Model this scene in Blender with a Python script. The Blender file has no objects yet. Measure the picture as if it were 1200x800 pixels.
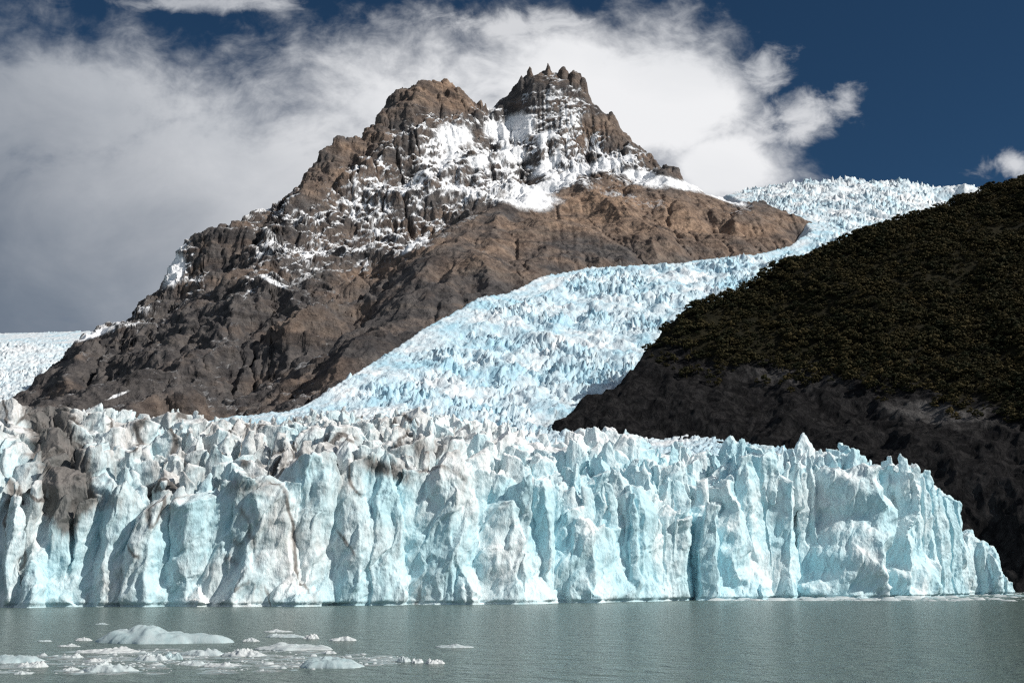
import bpy, bmesh, math, random
import numpy as np
from mathutils import Vector

random.seed(7)
C = bpy.context.scene.collection
R = math.radians

# ------------------------------------------------------------------ camera
F_PX, CAM_H, PITCH = 1286.0, 12.0, R(12.11)
cam_d = bpy.data.cameras.new("camera")
cam = bpy.data.objects.new("camera", cam_d)
C.objects.link(cam)
cam.location = (0, 0, CAM_H)
cam.rotation_euler = (R(90) + PITCH, 0, 0)
cam_d.sensor_width = 36.0
cam_d.lens = F_PX / 1200 * 36.0
cam_d.clip_start, cam_d.clip_end = 1.0, 60000.0
bpy.context.scene.camera = cam

# ------------------------------------------------------------------ light
SUN_AZ, SUN_EL = R(107), R(37)          # azimuth clockwise from the view direction (+Y)
vs = bpy.context.scene.view_settings
vs.view_transform, vs.look, vs.gamma, vs.use_curve_mapping = 'Standard', 'None', 1.0, False
vs.exposure = 0.12
bpy.context.scene.cycles.use_denoising = False
bpy.context.scene.cycles.filter_width = 1.3
bpy.context.scene.cycles.adaptive_threshold = 0.004
bpy.context.scene.cycles.sample_clamp_indirect = 4.0
sun_d = bpy.data.lights.new("sun", 'SUN')
sun_d.energy, sun_d.angle, sun_d.color = 4.5, R(0.53), (1.0, 0.94, 0.86)
sun = bpy.data.objects.new("sun", sun_d)
C.objects.link(sun)
sun_dir = Vector((math.cos(SUN_EL) * math.sin(SUN_AZ), math.cos(SUN_EL) * math.cos(SUN_AZ), math.sin(SUN_EL)))
sun.rotation_euler = sun_dir.to_track_quat('Z', 'Y').to_euler()
sun.location = (300, -200, 400)


class S:
    """a float socket of a node tree, with arithmetic"""
    tree = None
    def __init__(self, s): self.s = s
    @staticmethod
    def op(op, *a, clamp=False):
        n = S.tree.nodes.new('ShaderNodeMath'); n.operation = op; n.use_clamp = clamp
        for i, v in enumerate(a):
            if isinstance(v, S): S.tree.links.new(v.s, n.inputs[i])
            else: n.inputs[i].default_value = v
        return S(n.outputs[0])
    def __add__(a, b): return S.op('ADD', a, b)
    __radd__ = __add__
    def __sub__(a, b): return S.op('SUBTRACT', a, b)
    def __rsub__(a, b): return S.op('SUBTRACT', b, a)
    def __mul__(a, b): return S.op('MULTIPLY', a, b)
    __rmul__ = __mul__
    def __truediv__(a, b): return S.op('DIVIDE', a, b)
    def max(a, b): return S.op('MAXIMUM', a, b)
    def min(a, b): return S.op('MINIMUM', a, b)
    def clamp(a): return S.op('ADD', a, 0.0, clamp=True)
    def smooth(a, lo, hi):
        n = S.tree.nodes.new('ShaderNodeMapRange'); n.interpolation_type = 'SMOOTHSTEP'
        S.tree.links.new(a.s, n.inputs[0])
        n.inputs[1].default_value, n.inputs[2].default_value = lo, hi
        n.inputs[3].default_value, n.inputs[4].default_value = 0, 1
        return S(n.outputs[0])


def mixcol(fac, a, b):
    t = S.tree
    n = t.nodes.new('ShaderNodeMix'); n.data_type = 'RGBA'; n.clamp_factor = True
    for inp, v in ((n.inputs[0], fac), (n.inputs[6], a), (n.inputs[7], b)):
        if isinstance(v, S): t.links.new(v.s, inp)
        elif isinstance(v, bpy.types.NodeSocket): t.links.new(v, inp)
        elif isinstance(v, (int, float)): inp.default_value = v
        else: inp.default_value = (*v, 1) if len(v) == 3 else v
    return n.outputs[2]


def noise_node(vec, scale, detail=6, rough=0.55, dist=0.0, dims='3D'):
    n = S.tree.nodes.new('ShaderNodeTexNoise'); n.noise_dimensions = dims
    if vec is not None: S.tree.links.new(vec, n.inputs['Vector'])
    n.inputs['Scale'].default_value, n.inputs['Detail'].default_value = scale, detail
    n.inputs['Roughness'].default_value, n.inputs['Distortion'].default_value = rough, dist
    return n


def mapping(vec, scale=(1, 1, 1), rot=(0, 0, 0), loc=(0, 0, 0)):
    n = S.tree.nodes.new('ShaderNodeMapping')
    S.tree.links.new(vec, n.inputs[0])
    n.inputs['Scale'].default_value, n.inputs['Rotation'].default_value, n.inputs['Location'].default_value = scale, rot, loc
    return n.outputs[0]


# ------------------------------------------------------------------ sky with clouds
world = bpy.data.worlds.new("World")
bpy.context.scene.world = world
world.use_nodes = True
wt = world.node_tree
wt.nodes.clear()
S.tree = wt
sky = wt.nodes.new('ShaderNodeTexSky')
sky.sky_type, sky.sun_disc = 'NISHITA', False
sky.sun_elevation, sky.sun_rotation = SUN_EL, SUN_AZ
sky.altitude, sky.air_density, sky.dust_density, sky.ozone_density = 1500, 0.8, 0.1, 4.0
tc = wt.nodes.new('ShaderNodeTexCoord')


def dot(v):
    n = wt.nodes.new('ShaderNodeVectorMath'); n.operation = 'DOT_PRODUCT'
    wt.links.new(tc.outputs['Generated'], n.inputs[0]); n.inputs[1].default_value = v
    return S(n.outputs['Value'])


# directions measured as tangents about the bearing of the mountain (a fixed world direction)
sp, cp = math.sin(PITCH), math.cos(PITCH)
front = dot((0, cp, sp)); fr = front.max(0.15)
U = dot((1, 0, 0)) / fr * 1.286          # thousands of px from the bearing
V = dot((0, -sp, cp)) / fr * 1.286
comb = wt.nodes.new('ShaderNodeCombineXYZ')
wt.links.new(U.s, comb.inputs[0]); wt.links.new(V.s, comb.inputs[1])
uv = comb.outputs[0]
n1 = S(noise_node(mapping(uv, (1, 1.25, 1)), 6.5, 9, 0.60, 0.35).outputs[0]) - 0.5
n2 = S(noise_node(mapping(uv, (1, 1.5, 1), loc=(3.1, 1.7, 0)), 22, 7, 0.62, 0.4).outputs[0]) - 0.5
def ell(cx, cy, rx, ry):
    """cloud lobe, in photo-width units: centre and radii"""
    a = (U - (cx - 600) / 1000) / (rx / 1000); b = (V - (400 - cy) / 1000) / (ry / 1000)
    return 1.0 - S.op('SQRT', a * a + b * b)
lobes = [(-150, 330, 620, 310), (240, 305, 560, 246), (560, 230, 330, 205), (690, 130, 175, 118), (765, 125, 138, 86),
         (846, 196, 76, 54), (40, 130, 240, 92), (-220, 120, 280, 160)]
f = None
for l in lobes:
    e = ell(*l)
    f = e if f is None else f.max(e)
thin = None
for l in [(935, 132, 85, 48), (985, 122, 34, 34), (890, 90, 60, 46), (1190, 194, 62, 20), (235, 3, 130, 22), (880, 165, 60, 70), (620, 30, 210, 34)]:
    e = ell(*l)
    thin = e if thin is None else thin.max(e)
dens = (f + n1 * 1.25 + n2 * 0.55 ).smooth(-0.20, 0.48)
dens2 = (thin * 0.8 + n1 * 1.5 + n2 * 1.5 - 0.10).smooth(0.0, 0.75) * 0.75
mask = dens.max(dens2)
# brightness of the bank: white in the sun to the right of the peaks, grey to the left and low down
lit = (U * 1.0 + V * 0.9 + n1 * 0.35).smooth(-0.75, 0.34)
lump = S(noise_node(mapping(uv, (1, 1.6, 1), loc=(0.3, 7.7, 0)), 3.2, 5, 0.5, 0.3).outputs[0])
ccol = mixcol(lit, (0.088, 0.122, 0.175), (0.80, 0.805, 0.82))
ccol = mixcol((lump - 0.42) * 0.8, ccol, (0.235, 0.282, 0.340))
bg_sky = wt.nodes.new('ShaderNodeBackground'); bg_sky.inputs[1].default_value = 0.055
tint = wt.nodes.new('ShaderNodeMix'); tint.data_type = 'RGBA'; tint.blend_type = 'MULTIPLY'
tint.inputs[0].default_value = 1.0
wt.links.new(sky.outputs[0], tint.inputs[6]); tint.inputs[7].default_value = (0.39, 0.61, 0.67, 1)
wt.links.new(tint.outputs[2], bg_sky.inputs[0])
bg_cl = wt.nodes.new('ShaderNodeBackground'); bg_cl.inputs[1].default_value = 1.0
wt.links.new(ccol, bg_cl.inputs[0])
# clouds elsewhere round the sky (behind the ship): broken, from the same kind of noise
n3 = S(noise_node(tc.outputs['Generated'], 2.3, 7, 0.55, 0.2).outputs[0])
zdir = dot((0, 0, 1))
back = n3.smooth(0.47, 0.62) * (0.35 - front).smooth(0.0, 0.3) * zdir.smooth(-0.02, 0.08)
ahead = front.smooth(0.2, 0.4)
bg_bk = wt.nodes.new('ShaderNodeBackground'); bg_bk.inputs[0].default_value = (0.62, 0.64, 0.68, 1)
m1 = wt.nodes.new('ShaderNodeMixShader'); m2 = wt.nodes.new('ShaderNodeMixShader')
wt.links.new((mask * ahead).s, m1.inputs[0])
wt.links.new(bg_sky.outputs[0], m1.inputs[1]); wt.links.new(bg_cl.outputs[0], m1.inputs[2])
wt.links.new(back.s, m2.inputs[0])
wt.links.new(m1.outputs[0], m2.inputs[1]); wt.links.new(bg_bk.outputs[0], m2.inputs[2])
wout = wt.nodes.new('ShaderNodeOutputWorld')
wt.links.new(m2.outputs[0], wout.inputs[0])

# ------------------------------------------------------------------ numpy helpers
def P(px, py, Y):
    """the world point at depth Y on the sight line of a photo position"""
    px, py, Y = (np.asarray(v, float) for v in (px, py, Y))
    a, b = (px - 600) / F_PX, (400 - py) / F_PX
    dy, dz = cp - b * sp, sp + b * cp
    t = Y / dy
    return a * t, Y + 0 * t, CAM_H + dz * t


def G(px, py):
    """the point of the lake surface at a photo position"""
    px, py = np.asarray(px, float), np.asarray(py, float)
    a, b = (px - 600) / F_PX, (400 - py) / F_PX
    dy, dz = cp - b * sp, sp + b * cp
    t = -CAM_H / dz
    return a * t, dy * t


def proj(x, y, z):
    zz = z - CAM_H
    d = y * cp + zz * sp
    return 600 + F_PX * x / d, 400 - F_PX * (-y * sp + zz * cp) / d


_rng = np.random.default_rng(11)
PERM = np.concatenate([_rng.permutation(256)] * 2).astype(np.int32)
G2 = np.stack([np.cos(np.arange(256) * 2 * np.pi / 256), np.sin(np.arange(256) * 2 * np.pi / 256)], 1).astype(np.float32)
G3 = _rng.normal(size=(256, 3)); G3 = (G3 / np.linalg.norm(G3, axis=1)[:, None]).astype(np.float32)


def perlin2(x, y):
    x = np.asarray(x, np.float32); y = np.asarray(y, np.float32)
    xi, yi = np.floor(x), np.floor(y)
    fx, fy = x - xi, y - yi
    xi, yi = xi.astype(np.int32) & 255, yi.astype(np.int32) & 255
    u, v = fx * fx * fx * (fx * (fx * 6 - 15) + 10), fy * fy * fy * (fy * (fy * 6 - 15) + 10)
    def g(i, j):
        h = PERM[PERM[(xi + i) & 255] + ((yi + j) & 255)]
        gr = G2[h]
        return gr[..., 0] * (fx - i) + gr[..., 1] * (fy - j)
    a = g(0, 0); a += u * (g(1, 0) - a)
    b = g(0, 1); b += u * (g(1, 1) - b)
    return (a + v * (b - a)) * 1.5


def perlin3(x, y, z):
    x, y, z = (np.asarray(v, np.float32) for v in (x, y, z))
    xi, yi, zi = np.floor(x), np.floor(y), np.floor(z)
    fx, fy, fz = x - xi, y - yi, z - zi
    xi, yi, zi = (v.astype(np.int32) & 255 for v in (xi, yi, zi))
    u, v, w = (t * t * t * (t * (t * 6 - 15) + 10) for t in (fx, fy, fz))
    def g(i, j, k):
        h = PERM[(PERM[PERM[(xi + i) & 255] + ((yi + j) & 255)] + zi + k) & 255]
        gr = G3[h]
        return gr[..., 0] * (fx - i) + gr[..., 1] * (fy - j) + gr[..., 2] * (fz - k)
    def plane(k):
        a = g(0, 0, k); a += u * (g(1, 0, k) - a)
        b = g(0, 1, k); b += u * (g(1, 1, k) - b)
        return a + v * (b - a)
    a = plane(0)
    return (a + w * (plane(1) - a)) * 1.5


def fbm2(x, y, octs, gain=0.5, lac=2.03):
    s, a = 0, 1.0
    for i in range(octs):
        s = s + a * perlin2(x + 17.3 * i, y - 9.1 * i); a *= gain; x = x * lac; y = y * lac
    return s


def ridged2(x, y, octs, gain=0.5, lac=2.07):
    """ridged multifractal, about 0..1.6"""
    s, a, w = 0, 1.0, 1.0
    for i in range(octs):
        n = 1 - np.abs(perlin2(x + 31.7 * i, y + 5.3 * i)); n = n * n
        s = s + a * n * w; w = np.clip(n * 1.6, 0, 1); a *= gain; x = x * lac; y = y * lac
    return s


def fbm3(x, y, z, octs, gain=0.5, lac=2.03):
    s, a = 0, 1.0
    for i in range(octs):
        s = s + a * perlin3(x + 17.3 * i, y - 9.1 * i, z + 4.7 * i); a *= gain; x, y, z = x * lac, y * lac, z * lac
    return s


def _hash(i, j, k, m):
    h = (i.astype(np.int64) * 73856093) ^ (j.astype(np.int64) * 19349663) ^ (k.astype(np.int64) * 83492791) ^ (m * 2654435761)
    h = (h ^ (h >> 13)) * 1274126177 & 0x7fffffff
    h = (h ^ (h >> 15)) & 0xffff
    return h.astype(np.float32) / 65535.0


def worley3(x, y, z):
    """F1, F2 and the nearest cell's seed point and id, unit cells"""
    xi, yi, zi = np.floor(x), np.floor(y), np.floor(z)
    f1 = np.full(x.shape, 9.0, np.float32); f2 = f1.copy()
    cx, cy, cz, cid = (np.zeros(x.shape, np.float32) for _ in range(4))
    for i in (-1, 0, 1):
        for j in (-1, 0, 1):
            for k in (-1, 0, 1):
                a, b, c = xi + i, yi + j, zi + k
                sx, sy, sz = a + _hash(a, b, c, 1), b + _hash(a, b, c, 2), c + _hash(a, b, c, 3)
                d = np.sqrt((x - sx) ** 2 + (y - sy) ** 2 + (z - sz) ** 2)
                near = d < f1
                f2 = np.where(near, f1, np.minimum(f2, d)); f1 = np.where(near, d, f1)
                cx, cy, cz = np.where(near, sx, cx), np.where(near, sy, cy), np.where(near, sz, cz)
                cid = np.where(near, _hash(a, b, c, 4), cid)
    return f1, f2, cx, cy, cz, cid


def chips(x, y, z, size, seed=0):
    """faceted break-up: each irregular cell is one flat tilted plane"""
    x, y, z = x / size + seed, y / size + seed * 1.3, z / size + seed * 0.7
    f1, f2, cx, cy, cz, cid = worley3(x, y, z)
    t = cid * 6.2832; q = (cid * 57.31) % 1 * 2 - 1; rr = np.sqrt(1 - q * q)
    d = (x - cx) * np.cos(t) * rr + (y - cy) * np.sin(t) * rr + (z - cz) * q
    return (d + (cid * 13.7 % 1 - 0.5) * 0.5), f2 - f1


def facets(x, y, z, size, seed=0):
    """continuous broken surface of flat triangular facets with sharp creases, about -0.5..0.5"""
    p = [np.asarray(v, np.float32) / size + seed * k for v, k in ((x, 1.7), (y, 2.3), (z, 3.1))]
    p = [p[0] + 0.33 * p[1], p[1] + 0.41 * p[2], p[2] - 0.29 * p[0]]
    c = [np.floor(v) for v in p]; f = np.stack([a - b for a, b in zip(p, c)], -1)
    order = np.argsort(-f, axis=-1); fs = np.take_along_axis(f, order, -1)
    cur = [v.copy() for v in c]
    out = (1 - fs[..., 0]) * _hash(*cur, seed + 11)
    for k in range(3):
        for a in range(3): cur[a] = cur[a] + (order[..., k] == a)
        nxt = fs[..., k + 1] if k < 2 else 0
        out = out + (fs[..., k] - nxt) * _hash(*cur, seed + 11)
    return out - 0.5


def sstep(v, a, b):
    t = np.clip((v - a) / (b - a), 0, 1)
    return t * t * (3 - 2 * t)


class RBF:
    """smooth surface through scattered control points"""
    def __init__(self, x, y, v, scale=1000.0):
        self.s = scale
        x, y = np.asarray(x) / scale, np.asarray(y) / scale
        n = len(x)
        A = np.zeros((n + 3, n + 3))
        A[:n, :n] = np.hypot(x[:, None] - x[None], y[:, None] - y[None])
        A[:n, n], A[:n, n + 1], A[:n, n + 2] = 1, x, y
        A[n:, :n] = A[:n, n:].T
        w = np.linalg.lstsq(A, np.concatenate([v, [0, 0, 0]]), rcond=None)[0]
        self.x, self.y, self.w = x, y, w
    def __call__(self, x, y):
        x, y = np.asarray(x) / self.s, np.asarray(y) / self.s
        n = len(self.x)
        out = self.w[n] + self.w[n + 1] * x + self.w[n + 2] * y
        for i in range(n):
            out = out + self.w[i] * np.hypot(x - self.x[i], y - self.y[i])
        return out


def grid_mesh(name, X, Y, Z, mat, parent=None, attrs=None, keep=None, smooth=True):
    nr, nc = X.shape
    idx = np.arange(nr * nc).reshape(nr, nc)
    q = np.stack([idx[:-1, :-1], idx[:-1, 1:], idx[1:, 1:], idx[1:, :-1]], -1).reshape(-1, 4)
    if keep is not None:
        k = keep[:-1, :-1] | keep[:-1, 1:] | keep[1:, 1:] | keep[1:, :-1]
        q = q[k.reshape(-1)]
    return raw_mesh(name, np.stack([X, Y, Z], -1).reshape(-1, 3), q, mat, parent, {k: v.reshape(-1) for k, v in (attrs or {}).items()}, smooth)


def raw_mesh(name, verts, quads, mat, parent=None, attrs=None, smooth=True, mesh_only=False):
    verts = np.asarray(verts, np.float32); quads = np.asarray(quads, np.int32)
    k = quads.shape[1]
    me = bpy.data.meshes.new(name)
    me.vertices.add(len(verts)); me.vertices.foreach_set('co', verts.ravel())
    me.loops.add(quads.size); me.loops.foreach_set('vertex_index', quads.ravel())
    me.polygons.add(len(quads))
    me.polygons.foreach_set('loop_start', np.arange(0, quads.size, k, dtype=np.int32))
    if smooth: me.polygons.foreach_set('use_smooth', np.ones(len(quads), bool))
    me.update(calc_edges=True)
    for an, av in (attrs or {}).items():
        a = me.attributes.new(an, 'FLOAT', 'POINT'); a.data.foreach_set('value', np.asarray(av, np.float32))
    me.materials.append(mat)
    if mesh_only: return me
    return link(name, me, parent)


def link(name, me, parent=None):
    o = bpy.data.objects.new(name, me); C.objects.link(o)
    if parent is not None: o.parent = parent
    return o


def thing(name, label, cat, loc=(0, 0, 0), group=None):
    o = bpy.data.objects.new(name, None); C.objects.link(o); o.location = loc
    o.empty_display_size = 1
    return tag(o, label, cat, group)


def tag(o, label, cat, group=None, kind=None):
    o['label'] = label; o['category'] = cat
    if group: o['group'] = group
    if kind: o['kind'] = kind
    return o


def material(name):
    m = bpy.data.materials.new(name); m.use_nodes = True
    S.tree = m.node_tree
    b = m.node_tree.nodes['Principled BSDF']
    return m, m.node_tree, b


def attr(name):
    n = S.tree.nodes.new('ShaderNodeAttribute'); n.attribute_name = name
    return S(n.outputs['Fac'])


def objpos():
    return S.tree.nodes.new('ShaderNodeNewGeometry').outputs['Position']


def set_col(b, sock): S.tree.links.new(sock, b.inputs['Base Color'])


def bump(b, height, strength, dist):
    n = S.tree.nodes.new('ShaderNodeBump')
    n.inputs['Strength'].default_value, n.inputs['Distance'].default_value = strength, dist
    S.tree.links.new(height.s if isinstance(height, S) else height, n.inputs['Height'])
    S.tree.links.new(n.outputs[0], b.inputs['Normal'])


# ------------------------------------------------------------------ materials
def ice_material(name, blue, white, bump_scale, bump_dist, rough=0.55):
    m, t, b = material(name)
    pos = objpos()
    na = S(noise_node(pos, 0.05 * bump_scale, 6, 0.6).outputs[0])
    nb = S(noise_node(mapping(pos, (1, 1, 0.35)), 0.35 * bump_scale, 8, 0.65).outputs[0])
    fac = (attr('white') + (na - 0.5) * 0.9 + (nb - 0.5) * 0.9).clamp()
    col = mixcol(fac, blue, white)
    dn = S(noise_node(mapping(pos, (1.0, 1.0, 0.22)), 0.16 * bump_scale, 9, 0.68, 0.4).outputs[0])
    dirt = (attr('dirt') * 1.15 + (dn - 0.5) * 1.7 * attr('dirt').smooth(0.0, 0.25)).smooth(0.10, 1.0)
    brown = mixcol(nb.smooth(0.35, 0.65) * (1.0 - attr('dirt').smooth(0.45, 1.0) * 0.8), (0.065, 0.054, 0.048), (0.30, 0.275, 0.255))
    col = mixcol(dirt * 0.92, col, brown)
    set_col(b, col)
    b.inputs['Roughness'].default_value = rough
    if bump_scale > 2: b.inputs['Coat Weight'].default_value = 0.25
    b.inputs['Specular IOR Level'].default_value = 0.35
    h = nb * 0.8 + S(noise_node(mapping(pos, (1, 1, 0.5)), 1.3 * bump_scale, 6, 0.6).outputs[0]) * 0.35
    bump(b, h, 1.0, bump_dist)
    return m


M_ice = ice_material('glacier ice', (0.48, 0.71, 0.785), (0.80, 0.825, 0.83), 1.0, 1.0)
M_far = ice_material('icefall ice', (0.40, 0.63, 0.755), (0.76, 0.805, 0.835), 0.30, 3.0)

m, t, b = material('mountain rock and snow')
pos = objpos()
ra = S(noise_node(mapping(pos, (1, 1, 2.2), rot=(0.25, -0.30, 0)), 0.006, 9, 0.66, 0.6).outputs[0])
rb = S(noise_node(pos, 0.03, 9, 0.7).outputs[0])
rc = S(noise_node(mapping(pos, (0.22, 0.22, 2.4), rot=(0.1, -0.38, 0)), 0.011, 8, 0.66, 0.5).outputs[0])
warm = (attr('warm') + (ra - 0.5) * 1.5).clamp()
rock = mixcol(rb.smooth(0.35, 0.65), (0.055, 0.053, 0.056), (0.135, 0.124, 0.120))
tanr = mixcol(rb.smooth(0.32, 0.68), (0.165, 0.110, 0.080), (0.43, 0.305, 0.22))
rock = mixcol(warm, rock, tanr)
rock = mixcol(rc.smooth(0.52, 0.66) * 0.62, rock, (0.040, 0.037, 0.038))
rock = mixcol((1.0 - rc).smooth(0.56, 0.70) * 0.40, rock, (0.22, 0.185, 0.155))
rd = S(noise_node(pos, 0.16, 5, 0.7).outputs[0])
snow = (attr('snow') + (rb - 0.5) * 0.5 + (rd - 0.5) * 0.5)  .smooth(0.28, 0.82)
set_col(b, mixcol(snow, rock, (0.80, 0.82, 0.85)))
b.inputs['Roughness'].default_value = 0.9
b.inputs['Specular IOR Level'].default_value = 0.15
bump(b, (rb * 1.0 + rc * 0.7) * (1.0 - snow * 0.7), 1.0, 16.0)
M_mtn = m

m, t, b = material('hill rock and soil')
pos = objpos()
ra = S(noise_node(mapping(pos, (1, 1, 0.5)), 0.03, 9, 0.68, 0.5).outputs[0])
rb = S(noise_node(mapping(pos, (1.0, 1.0, 0.35), rot=(0, 0.5, 0)), 0.09, 8, 0.7, 0.8).outputs[0])
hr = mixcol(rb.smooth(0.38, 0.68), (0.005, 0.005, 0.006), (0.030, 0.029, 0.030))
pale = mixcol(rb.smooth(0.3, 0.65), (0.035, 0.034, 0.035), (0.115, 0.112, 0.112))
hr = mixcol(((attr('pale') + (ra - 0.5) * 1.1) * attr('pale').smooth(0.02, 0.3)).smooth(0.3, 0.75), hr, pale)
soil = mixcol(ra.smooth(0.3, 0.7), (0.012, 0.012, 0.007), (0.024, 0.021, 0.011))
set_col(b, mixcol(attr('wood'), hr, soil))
b.inputs['Roughness'].default_value = 0.95
b.inputs['Specular IOR Level'].default_value = 0.1
bump(b, rb + ra * 0.6, 1.0, 9.0)
M_hill = m

m, t, b = material('lenga foliage')
oi = t.nodes.new('ShaderNodeObjectInfo')
pos = objpos()
fn = S(noise_node(pos, 0.035, 4, 0.6).outputs[0])
f2 = S(noise_node(pos, 0.5, 3, 0.6).outputs[0])
hue = (attr('hue') * 0.9 + (fn - 0.5) * 2.2).clamp()
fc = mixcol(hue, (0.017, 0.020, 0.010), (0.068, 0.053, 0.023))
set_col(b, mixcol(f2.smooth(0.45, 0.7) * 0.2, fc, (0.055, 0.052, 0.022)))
b.inputs['Roughness'].default_value = 0.85
b.inputs['Specular IOR Level'].default_value = 0.1
M_leaf = m

m, t, b = material('lake water')
pos = objpos()
w1 = S(noise_node(mapping(pos, (0.8, 1.0, 1), rot=(0, 0, 0.15)), 0.20, 5, 0.62, 0.3).outputs[0])
w2 = S(noise_node(mapping(pos, (0.8, 1.0, 1), rot=(0, 0, -0.2)), 0.8, 4, 0.6).outputs[0])
w3 = S(noise_node(mapping(pos, (1, 2.2, 1)), 0.012, 4, 0.55).outputs[0])
set_col(b, mixcol(w3, (0.098, 0.142, 0.132), (0.125, 0.172, 0.160)))
b.inputs['Roughness'].default_value = 0.24
b.inputs['IOR'].default_value = 1.33
bump(b, (w1 * 1.0 + w2 * 0.28) * (w3 * 0.8 + 0.5), 1.0, 3.0)
M_water = m

# ------------------------------------------------------------------ water
xs = [-14000, 14000]; ys = [-4000, 24000]
o = raw_mesh('water', [(xs[0], ys[0], 0), (xs[1], ys[0], 0), (xs[1], ys[1], 0), (xs[0], ys[1], 0)], [(0, 1, 2, 3)], M_water, smooth=False)
o['kind'] = 'structure'


# ------------------------------------------------------------------ height fields seen from the lake
def fan_field(base_fn, u0, u1, nu, ya, yb, ncoarse, nrows, flat=0.45):
    """a height field in a fan of bearings; rows closer together where the slope is steep"""
    u = np.linspace(u0, u1, nu)
    yc = np.linspace(0, 1, ncoarse)
    ys_ = ya * (yb / ya) ** yc
    Uc, Yc = np.meshgrid(u[::4], ys_)
    Zc = base_fn(Uc * Yc, Yc)
    ds = np.hypot(np.diff(Zc, axis=0), flat * np.diff(Yc, axis=0)) / Yc[1:]
    L = np.concatenate([np.zeros((1, ds.shape[1])), np.cumsum(ds, 0)])
    from_cols = []
    for j in range(L.shape[1]):
        from_cols.append(np.interp(np.linspace(0, L[-1, j], nrows), L[:, j], ys_))
    Ysel = np.array(from_cols).T                       # nrows x coarse columns
    k = np.arange(nu) / 4.0
    i0 = np.minimum(k.astype(int), Ysel.shape[1] - 1); i1 = np.minimum(i0 + 1, Ysel.shape[1] - 1); fr_ = k - i0
    Yg = Ysel[:, i0] * (1 - fr_) + Ysel[:, i1] * fr_
    return u[None, :] * Yg, Yg


def ctrl(pts):
    a = np.array(pts, float)
    return P(a[:, 0], a[:, 1], a[:, 2])


# --- mountain -----------------------------------------------------------
MC = [  # photo position and depth of ridges, gullies and faces
    (45, 466, 2150), (62, 430, 2300), (78, 404, 2450), (120, 378, 2600), (165, 358, 2750), (185, 330, 2850), (205, 300, 2950),
    (230, 283, 3000), (255, 275, 3000), (268, 268, 3000), (292, 245, 3100), (322, 224, 3200), (366, 184, 3400), (376, 170, 3450),
    (396, 165, 3500), (426, 150, 3600), (456, 114, 3750), (475, 105, 3800), (498, 107, 3850), (508, 98, 3880), (522, 94, 3900),
    (542, 110, 3930), (560, 126, 3960), (578, 131, 4000), (598, 130, 4080), (601, 102, 4030), (616, 86, 4000), (640, 82, 4000),
    (660, 82, 4000), (680, 86, 4020), (687, 100, 4040), (695, 124, 4050), (706, 134, 4020), (716, 132, 4000), (724, 146, 4010), (733, 172, 4030),
    (752, 182, 4000), (776, 202, 3950), (800, 213, 3850), (840, 229, 3750), (880, 244, 3650), (925, 254, 3550), (958, 264, 3420),
    # upper face
    (470, 140, 3600), (520, 135, 3720), (560, 155, 3750), (600, 150, 3950), (640, 130, 3880), (650, 105, 3920), (610, 180, 3720), (585, 190, 3620), (690, 160, 3880),
    (650, 175, 3720), (700, 195, 3640), (740, 200, 3700), (440, 180, 3420), (480, 200, 3420), (400, 215, 3250), (520, 210, 3420), (560, 215, 3420),
    # right dome and buttress
    (660, 200, 3560), (680, 212, 3440), (720, 205, 3500), (760, 222, 3480), (830, 240, 3500), (700, 250, 3180), (780, 265, 3150), (860, 270, 3200), (920, 275, 3220),
    (660, 260, 3080), (625, 235, 3240), (620, 255, 3120), (600, 230, 3250), (575, 232, 3180), (540, 255, 2950), (500, 285, 2700), (470, 305, 2560), (620, 290, 2720), (560, 300, 2560),
    (700, 300, 2640), (640, 318, 2380), (800, 300, 2800), (880, 296, 2950), (940, 285, 3120),
    # gully left of the front spur
    (545, 235, 3230), (490, 270, 2960), (460, 300, 2780), (430, 335, 2530), (400, 370, 2260),
    # left face
    (330, 260, 2980), (380, 260, 3020), (300, 300, 2720), (360, 310, 2700), (310, 318, 2580), (250, 330, 2560), (270, 380, 2230), (220, 370, 2400), (330, 380, 2180),
    (180, 400, 2300), (140, 420, 2250), (200, 440, 1980), (100, 450, 2080), (120, 470, 1850), (250, 430, 1930), (310, 440, 1830), (360, 420, 1950), (420, 380, 2050), (460, 370, 2020),
    (510, 378, 1800), (460, 412, 1650), (420, 438, 1500), (360, 478, 1380), (400, 440, 1580), (300, 480, 1500), (240, 480, 1520), (180, 480, 1600), (100, 482, 1650), (570, 345, 2050), (540, 350, 2040),
    (60, 478, 1800),
]
mx, my, mz = ctrl(MC)
ex = [  # foot under the ice and the far side, in metres
    (-1100, 1500, 40), (-800, 1300, 60), (-300, 1150, 80), (-100, 1150, 90), (100, 1500, 150), (300, 2000, 280), (700, 2700, 480), (1000, 3100, 720),
    (-1300, 2300, 60), (-1400, 3000, 150), (-1500, 3800, 200), (-900, 4200, 500), (-400, 4900, 700), (0, 5200, 800), (400, 5200, 800), (700, 4700, 900), (-1200, 4800, 200), (1000, 4200, 900),
    (-100, 4300, 1500), (150, 4400, 1500), (350, 4350, 1250), (-500, 3900, 1050), (-800, 3500, 700), (-1700, 1800, 0), (-1600, 2400, 0), (600, 4150, 1150), (1150, 3700, 800), (-1000, 3000, 560), (1250, 3300, 560),
]
ex = np.array(ex, float)
sk = mx[:14], my[:14], mz[:14]                          # the left skyline falls away behind
ex = np.concatenate([ex, np.stack([sk[0] - 190, sk[1] + 120, sk[2] - 190], 1)[1:13:2], np.stack([sk[0] - 420, sk[1] + 200, np.maximum(sk[2] - 480, -80)], 1)[0:13:3]])
mx, my, mz = np.concatenate([mx, ex[:, 0]]), np.concatenate([my, ex[:, 1]]), np.concatenate([mz, ex[:, 2]])


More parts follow.
